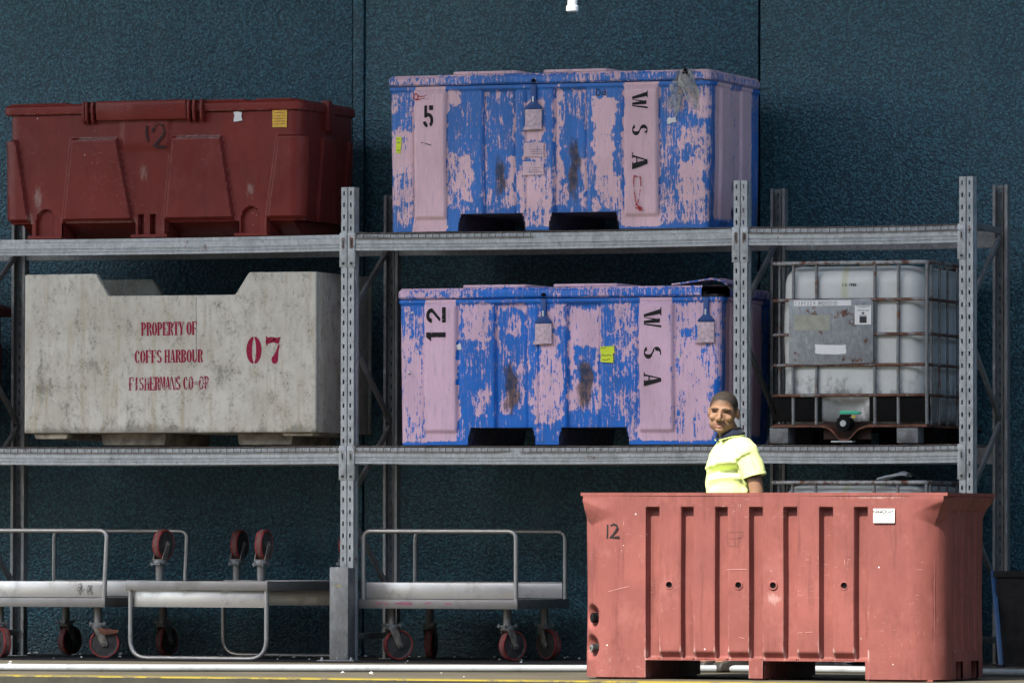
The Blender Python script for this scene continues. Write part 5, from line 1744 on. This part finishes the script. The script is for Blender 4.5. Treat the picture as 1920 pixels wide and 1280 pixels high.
# left-hand trolley turned upside down: the same kind of trolley standing on its rails
tag(decal('pink_mark', scrawl([[(.12, .375), (.17, .378), (.21, .37)], [(.25, .372), (.30, .382), (.36, .378), (.37, .37), (.31, .368), (.27, .376)], [(.46, .378), (.50, .38)], [(.60, .376), (.64, .377)]], .007), M['pinkpen'], tr, (0, -.0015, 0)), kind='stuff')
star = []
for cx, cz, rr_ in ((.825, .462, .038), (.893, .455, .036)):
    for k in range(11):
        a = k * 2 * math.pi / 11 + random.uniform(-.2, .2); q = rr_ * random.uniform(.55, 1.1)
        star.append([(cx + .008 * math.cos(k * 2), cz + .008 * math.sin(k * 3)), (cx + q * math.cos(a) * .8, cz + q * math.sin(a))])
        if k % 2: star.append([(cx + q * math.cos(a) * .8, cz + q * math.sin(a)), (cx + q * .8 * math.cos(a + .7), cz + q * math.sin(a + .7))])
decal('pen_scribble', scrawl(star, .0022), M['print'], tl, (0, .0385, 0))
tm = trolley('trolley', 'upside-down stainless trolley with its red wheels in the air', (0, 0, 0), 1.03, 1.40, 0, [0, 0, 0, 0], bend=.125)
for ch in list(tm.children):
    pass
tm.rotation_euler = (math.pi, 0, R(-4.2))
tm.location = (-1.408 + 0.0, -.24 + 0.0, .86)
# after the half turn about x the local depth axis runs back towards the viewer, so carry the origin to the far end
tm.location = (-1.408 + 1.40 * math.sin(R(4.2)), -.24 + 1.40 * math.cos(R(4.2)), .858)
_cs = [c for c in tm.children if c.name.startswith('caster')]
for c, a in zip(_cs, (R(-92), R(-85), R(-83), R(-93))):
    c.rotation_euler = (0, 0, a)
_cs[1].location.x += .07

# ================================================================== DARK TUB AND BLUE POLE AT THE RIGHT
tub = thing('plastic_tub', 'tall black plastic tub standing in the shadow at the right edge behind the red bin', 'tub', (4.415, -.02, 0))
mb = MB()
mb.prism_z([(0, 0), (.5, 0), (.5, .45), (0, .45)], .001, .02)
for q in ((0, .5, 0, .012), (0, .5, .438, .45)): mb.box(q[0], q[1], q[2], q[3], .0205, .595)
for q in ((0, .012), (.488, .5)): mb.box(q[0], q[1], .0125, .4375, .0205, .595)
mb.build('shell', M['black'], tub, bevel=.004)
mb = MB()
for q in ((-.015, .515, -.015, .0), (-.015, .515, .45, .465)): mb.box(q[0], q[1], q[2], q[3], .56, .6)
for q in ((-.015, -.0005), (.5005, .515)): mb.box(q[0], q[1], .0005, .4495, .56, .6)
mb.build('rim', M['black'], tub, bevel=.004)
pole = thing('pole', 'blue painted steel bar leaning against the black tub', 'pole', (4.50, -.20, 0))
mb = MB(); mb.bar((0.0, 0, .004), (-.125, .25, .60), .030, .02)
mb.build('bar', M['bluepaint'], pole, bevel=.003)
mb = MB(); mb.box(-.022, .022, -.02, .02, .0, .02)
mb.build('end_cap', M['black'], pole, bevel=.003)


# ================================================================== PERSON
def m_skin():
    t = NT('tanned_skin')
    n = t.noise(30, 5, .6); n2 = t.noise(220, 3, .6)
    c = t.mix(n, (.235, .128, .072), (.30, .168, .10))
    st = t.math('MULTIPLY', t.attr('beard'), t.step(n2, .35, .65, .45, 1.0))
    c = t.mix(t.math('MULTIPLY', st, .55), c, (.10, .065, .05))
    c = t.mix(t.math('MULTIPLY', t.attr('lips'), .45), c, (.30, .10, .085))
    c = t.mix(t.math('MULTIPLY', t.attr('brow'), .92), c, (.018, .012, .010))
    c = t.mix(t.math('MULTIPLY', t.attr('hairline'), t.step(n2, .3, .6, .45, .95)), c, (.015, .011, .009))
    t.out(c, .58, 0, t.bump(n2, .12, .002), .25)
    t.b.inputs['Subsurface Weight'].default_value = .08
    t.b.inputs['Subsurface Radius'].default_value = (.012, .005, .003)
    return t.m


def m_cloth(name, col, scale=900, rough=.85):
    t = NT(name)
    n = t.noise(14, 5, .6); f = t.noise(scale, 2, .5)
    c = t.mix(n, tuple(x * .94 for x in col), tuple(min(1, x * 1.04) for x in col))
    t.out(c, rough, 0, t.bump(f, .15, .001, t.bump(n, .12, .01)), .2)
    t.b.inputs['Sheen Weight'].default_value = .2
    return t.m


M['skin'] = m_skin()
M['hiviz'] = m_cloth('fluorescent_yellow_cloth', (.80, .91, .32))
M['navy'] = m_cloth('navy_collar_cloth', (.012, .018, .035))
M['trousers'] = m_cloth('dark_trousers', (.03, .033, .04))
M['boot'] = plain('dark_boots', (.03, .025, .02), .6)


def m_hair():
    t = NT('cropped_dark_hair')
    f = t.noise(420, 3, .7); n = t.noise(30, 3, .6)
    c = t.mix(t.step(f, .35, .7), (.006, .005, .0045), (.075, .055, .042))
    t.out(c, .7, 0, t.bump(f, .6, .004), .3)
    return t.m


M['hair'] = m_hair()


def loft(rings, n=28):
    """rings: (cx,cy,cz,rx,ry[,tilt]) -> closed mesh data"""
    V = []; Fc = []
    for (cx, cy, cz, rx, ry) in rings:
        for k in range(n):
            a = 2 * math.pi * k / n
            V.append((cx + rx * math.cos(a), cy + ry * math.sin(a), cz))
    for i in range(len(rings) - 1):
        for k in range(n): Fc.append((i * n + k, i * n + (k + 1) % n, (i + 1) * n + (k + 1) % n, (i + 1) * n + k))
    Fc.append(tuple(reversed(range(n)))); e = (len(rings) - 1) * n; Fc.append(tuple(e + k for k in range(n)))
    return V, Fc


def ellipsoid(mb, c, r, rot=None, nu=20, nv=12):
    V = []; Fc = []
    for j in range(nv + 1):
        p = math.pi * j / nv
        for i in range(nu):
            a = 2 * math.pi * i / nu
            q = Vector((r[0] * math.sin(p) * math.cos(a), r[1] * math.sin(p) * math.sin(a), r[2] * math.cos(p)))
            if rot is not None: q = rot @ q
            V.append(tuple(Vector(c) + q))
    for j in range(nv):
        for i in range(nu): Fc.append((j * nu + i, (j + 1) * nu + i, (j + 1) * nu + (i + 1) % nu, j * nu + (i + 1) % nu))
    mb.add(V, Fc)


def fuse(mb, vox, it=4, fac=.5):
    me = bpy.data.meshes.new('raw'); me.from_pydata(mb.v, [], mb.f); me.update()
    o = bpy.data.objects.new('raw', me); COL.objects.link(o)
    m = o.modifiers.new('r', 'REMESH'); m.mode = 'VOXEL'; m.voxel_size = vox
    s = o.modifiers.new('s', 'SMOOTH'); s.iterations = it; s.factor = fac
    bpy.context.view_layer.update()
    out = bpy.data.meshes.new_from_object(o.evaluated_get(bpy.context.evaluated_depsgraph_get()))
    bpy.data.objects.remove(o); bpy.data.meshes.remove(me)
    return out


def limb(mb, pts, rad, n=16):
    mb.tube(pts, rad, n)
    for p, r in zip(pts, rad): ellipsoid(mb, p, (r, r, r), None, 14, 8)


man = thing('person', 'person in a fluorescent yellow polo shirt standing behind the faded red bin, looking to camera', 'person', (3.396, -2.2, 0), R(-42))
HEADC = Vector((.0, -.060, 1.545))          # middle of the head, ears level
hr = Matrix.Rotation(R(48), 3, 'Z') @ Matrix.Rotation(R(4), 3, 'Y') @ Matrix.Rotation(R(6), 3, 'X')


def hp(x, y, z): return HEADC + hr @ Vector((x, y, z))


# body: one continuous surface
bmq = MB()
bmq.add(*loft([(0, 0, .86, .140, .105), (0, 0, .95, .145, .105), (0, 0, 1.05, .115, .09), (0, -.005, 1.15, .105, .08), (0, 0, 1.25, .105, .075), (0, .005, 1.32, .105, .070), (0, .01, 1.36, .10, .07), (0, .0, 1.40, .06, .058)]))
limb(bmq, [(0, .005, 1.37), (0, -.025, 1.43), tuple(hp(0, .015, -.05))], [.064, .061, .060])
for s in (-1, 1):
    limb(bmq, [(s * .095, 0, .90), (s * .10, -.005, .70), (s * .105, .0, .48), (s * .105, .012, .30), (s * .105, .02, .10)], [.088, .08, .058, .054, .042])
    bmq.box(s * .105 - .042, s * .105 + .042, -.15, .07, .02, .075)
LA = [(.135, .018, 1.30), (.184, .042, 1.20), (.205, .055, 1.07), (.215, .02, .94), (.215, -.03, .84)]
limb(bmq, LA, [.040, .046, .044, .037, .028])
RA = [(-.12, .005, 1.31), (-.12, -.03, 1.20), (-.095, -.05, 1.08), (-.03, -.17, .98), (.02, -.25, .92)]
limb(bmq, RA, [.046, .046, .043, .036, .028])


def hand(base, d, palm_n, side):
    d = Vector(d).normalized(); pn = Vector(palm_n).normalized(); w = d.cross(pn).normalized() * side
    b = Vector(base)
    for k in range(4):
        o = (k - 1.5) * .020
        bmq.tube([b + w * o * .7, b + d * .05 + w * o, b + d * .085 + w * o], [.016, .014, .012], 8)
        ln = (.065, .075, .070, .055)[k]
        p0 = b + d * .08 + w * o
        bmq.tube([p0, p0 + d * ln * .5 + pn * .008, p0 + d * ln * .85 + pn * .028], [.0095, .0088, .007], 8)
    t0 = b + d * .03 - w * .032
    bmq.tube([b + d * .01, t0, t0 + d * .03 - w * .016 + pn * .014, t0 + d * .055 - w * .018 + pn * .024], [.016, .013, .011, .008], 8)


hand((.215, -.03, .84), (0, -.3, -1), (-1, 0, 0), 1)
hand((.02, -.25, .92), (.3, -.8, -.3), (0, 0, -1), 1)
# head
ellipsoid(bmq, hp(0, .012, .045), (.080, .097, .088), hr)
ellipsoid(bmq, hp(0, -.020, .01), (.076, .072, .095), hr)
ellipsoid(bmq, hp(0, -.030, -.055), (.065, .060, .058), hr)
ellipsoid(bmq, hp(0, -.070, -.088), (.028, .024, .021), hr)
ellipsoid(bmq, hp(0, -.038, -.088), (.048, .042, .026), hr)
for s in (-1, 1):
    ellipsoid(bmq, hp(s * .046, -.018, -.058), (.028, .046, .040), hr)
    ellipsoid(bmq, hp(s * .084, .014, .0), (.009, .020, .034), hr)
    ellipsoid(bmq, hp(s * .044, -.066, -.018), (.024, .020, .020), hr)
    ellipsoid(bmq, hp(s * .032, -.083, .036), (.032, .013, .010), hr)
bmq.tube([hp(0, -.084, .028), hp(0, -.099, .0), hp(0, -.112, -.022)], [.009, .011, .014], 10)
ellipsoid(bmq, hp(0, -.106, -.025), (.0155, .015, .012), hr)
for s in (-1, 1): ellipsoid(bmq, hp(s * .016, -.098, -.028), (.012, .014, .009), hr)
bme = fuse(bmq, .0050, 3, .5)
hri = hr.transposed()
co = np.zeros(len(bme.vertices) * 3); bme.vertices.foreach_get('co', co); co = co.reshape(-1, 3)
L_ = (co - np.array(HEADC)) @ np.array(hri).T
hx, hy, hz = L_[:, 0], L_[:, 1], L_[:, 2]
inh = (hz > -.13) & (hz < .16) & (np.abs(hx) < .115) & (np.abs(hy) < .14)
front = np.clip((-hy - .03) / .04, 0, 1) * inh
d = np.zeros(len(co))
for s in (-1, 1):
    d += .010 * np.exp(-((hx - s * .033) / .017) ** 2 - ((hz - .016) / .010) ** 2)      # eye sockets
    d += .0 * np.exp(-((hx - s * .036) / .012) ** 2 - ((hz + .045) / .02) ** 2)       # smile folds
d += .005 * np.exp(-(hx / .021) ** 2 - ((hz + .0625) / .004) ** 2)                       # mouth line
d -= .004 * np.exp(-(hx / .024) ** 2 - ((hz + .054) / .005) ** 2)
d -= .006 * np.exp(-(hx / .022) ** 2 - ((hz + .071) / .006) ** 2)
d += .005 * np.exp(-(hx / .022) ** 2 - ((hz + .081) / .005) ** 2)
L_[:, 1] += d * front
L_[:, 0] *= 1 + .06 * inh * np.clip((hz + .12) / .04, 0, 1)
co2 = L_ @ np.array(hr).T + np.array(HEADC)
bme.vertices.foreach_set('co', co2.reshape(-1)); bme.update()
bd = inh * np.clip((-hy + .03) / .06, 0, 1) * np.clip((-.030 - hz) / .025, 0, 1) * .7
brow = np.zeros(len(co))
for s in (-1, 1):
    xx = s * hx
    arch = .0325 + .005 * np.sin(np.clip((xx - .010) / .045, 0, 1) * 3.1)
    brow = np.maximum(brow, ((xx > .010) & (xx < .058)) * np.exp(-((hz - arch) / .0055) ** 2))
    brow = np.maximum(brow, .95 * np.exp(-((xx - .033) / .019) ** 4 - ((hz - .0150) / .0042) ** 2))   # squinting eyes: lashes closed to a slit
lips = np.exp(-(hx / .025) ** 4 - ((hz + .062) / .011) ** 4)
line = np.interp(hy, [-.12, -.078, -.060, -.045, -.025, 0, .03, .07, .12], [.078, .073, .054, .020, .004, .024, -.006, -.052, -.060])
hairm = inh * np.clip((hz - line) / .050 + .40, 0, 1) * (np.abs(hx) < .088)
for nm, val in (('beard', bd), ('brow', brow * front), ('lips', lips * front), ('hairline', hairm)):
    at = bme.attributes.new(nm, 'FLOAT', 'POINT'); at.data.foreach_set('value', np.asarray(val, dtype=np.float32))
bme.polygons.foreach_set('use_smooth', [True] * len(bme.polygons))
link('body', bme, M['skin'], man)
# cropped hair: the scalp faces lifted a few millimetres, thinning out at the edge
no = np.zeros(len(bme.vertices) * 3); bme.vertices.foreach_get('normal', no); no = no.reshape(-1, 3)
top = hairm > .93
hv = {}; V = []; Fc = []
for p in bme.polygons:
    if all(top[i] for i in p.vertices):
        f = []
        for i in p.vertices:
            if i not in hv:
                hv[i] = len(V); lift = .0002 + .0022 * float(min(1, max(0, (hz[i] - .055) / .05))) + random.uniform(-.0008, .0008)
                V.append(tuple(co2[i] + no[i] * lift))
            f.append(hv[i])
        Fc.append(tuple(f))
me = bpy.data.meshes.new('hair'); me.from_pydata(V, [], Fc); me.update(); smooth(me, 80)
link('hair', me, M['hair'], man)
# shirt
sq = MB()
sq.add(*loft([(0, .0, .84, .168, .135), (0, -.008, .95, .168, .140), (0, -.014, 1.05, .165, .140), (0, -.014, 1.15, .164, .138), (0, -.006, 1.25, .166, .130), (0, .006, 1.32, .160, .112), (0, .012, 1.365, .130, .090), (0, .0, 1.415, .082, .076)]))
SL = [Vector((.115, .012, 1.338)), Vector((.150, .022, 1.305)), Vector((.178, .038, 1.240)), Vector((.192, .046, 1.180))]
sq.tube(SL, [.064, .070, .069, .068], 20)
for p, r_ in zip(SL[:3], (.066, .071, .069)): ellipsoid(sq, p, (r_, r_, r_), None, 16, 10)
SR = [Vector((-.115, .008, 1.325)), Vector((-.140, -.005, 1.28)), Vector((-.150, -.03, 1.20))]
sq.tube(SR, [.062, .066, .066], 20)
for p, r_ in zip(SR[:2], (.062, .065)): ellipsoid(sq, p, (r_, r_, r_), None, 16, 10)
sme = fuse(sq, .0065, 4, .5)
co = np.zeros(len(sme.vertices) * 3); sme.vertices.foreach_get('co', co); co = co.reshape(-1, 3)
no = np.zeros(len(sme.vertices) * 3); sme.vertices.foreach_get('normal', no); no = no.reshape(-1, 3)
x, y, z = co[:, 0], co[:, 1], co[:, 2]
fd = np.zeros(len(co)); fs = np.zeros(len(co))
a0, a1 = np.array(SL[0]), np.array(SL[3]); ad = a1 - a0
tt = np.clip(((co - a0) @ ad) / (ad @ ad), 0, 1)
ds = np.linalg.norm(co - a0 - tt[:, None] * ad, axis=1)
slv = (ds < .085) & (tt > .35)
s_ = x * .74 - y * .67                                   # across the side turned to the viewer
for (x0, z0, x1, z1, a, w, on) in ((.18, 1.255, .03, 1.215, .024, .017, 0), (.185, 1.215, .04, 1.175, -.020, .022, 0), (.16, 1.165, .09, 1.135, .008, .013, 0), (.13, 1.115, .05, 1.06, -.006, .018, 0), (.17, 1.255, .10, 1.32, .012, .012, 0), (.15, 1.205, .08, 1.29, -.012, .013, 0), (.12, 1.08, .14, .96, .010, .014, 0), (.02, 1.08, .08, .96, -.008, .016, 0), (.03, 1.34, .0, 1.24, .006, .012, 0),
                                    (.19, 1.32, .20, 1.20, .008, .009, 1), (.225, 1.31, .235, 1.19, -.009, .010, 1), (.25, 1.30, .262, 1.19, .006, .009, 1), (.165, 1.30, .165, 1.20, -.009, .009, 1)):
    dx, dz = x1 - x0, z1 - z0; L2 = dx * dx + dz * dz
    t = np.clip(((s_ - x0) * dx + (z - z0) * dz) / L2, 0, 1)
    dd = np.hypot(s_ - x0 - t * dx, z - z0 - t * dz)
    g = 1.3 * a * np.exp(-(dd / (w * (1.35 - .9 * t))) ** 2) * (1.2 - .8 * t)
    fd += np.where(slv, g if on else 0, 0 if on else g)
fd += .0035 * np.sin(x * 38 + z * 22) * np.sin(z * 31 - y * 26 + 1)
co += no * fd[:, None]
sme.vertices.foreach_set('co', co.reshape(-1)); sme.update()
sme.polygons.foreach_set('use_smooth', [True] * len(sme.polygons))
link('shirt', sme, M['hiviz'], man)
# hem of the sleeve
dn = (SL[3] - SL[2]).normalized()
mb = MB(); mb.tube([SL[3] - dn * .016, SL[3] - dn * .002, SL[3] + dn * .012], [.0675, .0715, .0720], 28)
mb.build('sleeve_hem', M['hiviz'], man, ang=60)
# collar: navy with a pale edge, and the front opening
V = []; Fc = []; n = 36
for j, (dz, rr_) in enumerate(((-.012, 1.22), (.008, 1.12), (.026, 1.08), (.035, 1.09), (.016, 1.30), (-.006, 1.46))):
    for i in range(n + 1):
        a = R(-90 + 14 + (360 - 28) * i / n)
        dip = -.026 * max(0, -math.sin(a)) ** 2
        V.append((.062 * rr_ * math.cos(a), -.012 + .062 * rr_ * math.sin(a), 1.416 + dz + dip + .012 * max(0, math.sin(a))))
for j in range(5):
    for i in range(n): Fc.append((j * (n + 1) + i, j * (n + 1) + i + 1, (j + 1) * (n + 1) + i + 1, (j + 1) * (n + 1) + i))
me = bpy.data.meshes.new('collar'); me.from_pydata(V, [], Fc); me.update(); smooth(me, 70)
co_ = link('collar', me, M['navy'], man)
sm = co_.modifiers.new('thick', 'SOLIDIFY'); sm.thickness = .003
edge = [Vector(V[5 * (n + 1) + i]) for i in range(n + 1)]
mb = MB(); mb.tube(edge, .0036, 6); mb.build('collar_trim', M['hiviz'], co_, ang=70)
# trousers and boots (behind the bin)
tq = MB()
tq.add(*loft([(0, 0, .78, .16, .12), (0, 0, .88, .172, .126), (0, 0, 1.0, .166, .122)]))
for s in (-1, 1): limb(tq, [(s * .09, 0, .88), (s * .10, -.005, .68), (s * .105, .0, .46), (s * .107, .01, .25), (s * .107, .015, .10)], [.098, .09, .074, .07, .066])
tme = fuse(tq, .012, 3, .5); tme.polygons.foreach_set('use_smooth', [True] * len(tme.polygons))
link('trousers', tme, M['trousers'], man)
for s in (-1, 1):
    mb = MB(); mb.prism_x([(-.17, .002), (.09, .002), (.09, .10), (.05, .13), (-.03, .125), (-.08, .085), (-.16, .06), (-.175, .03)], s * .107 - .052, s * .107 + .052)
    mb.build('boot', M['boot'], man, bevel=.015, seg=3)
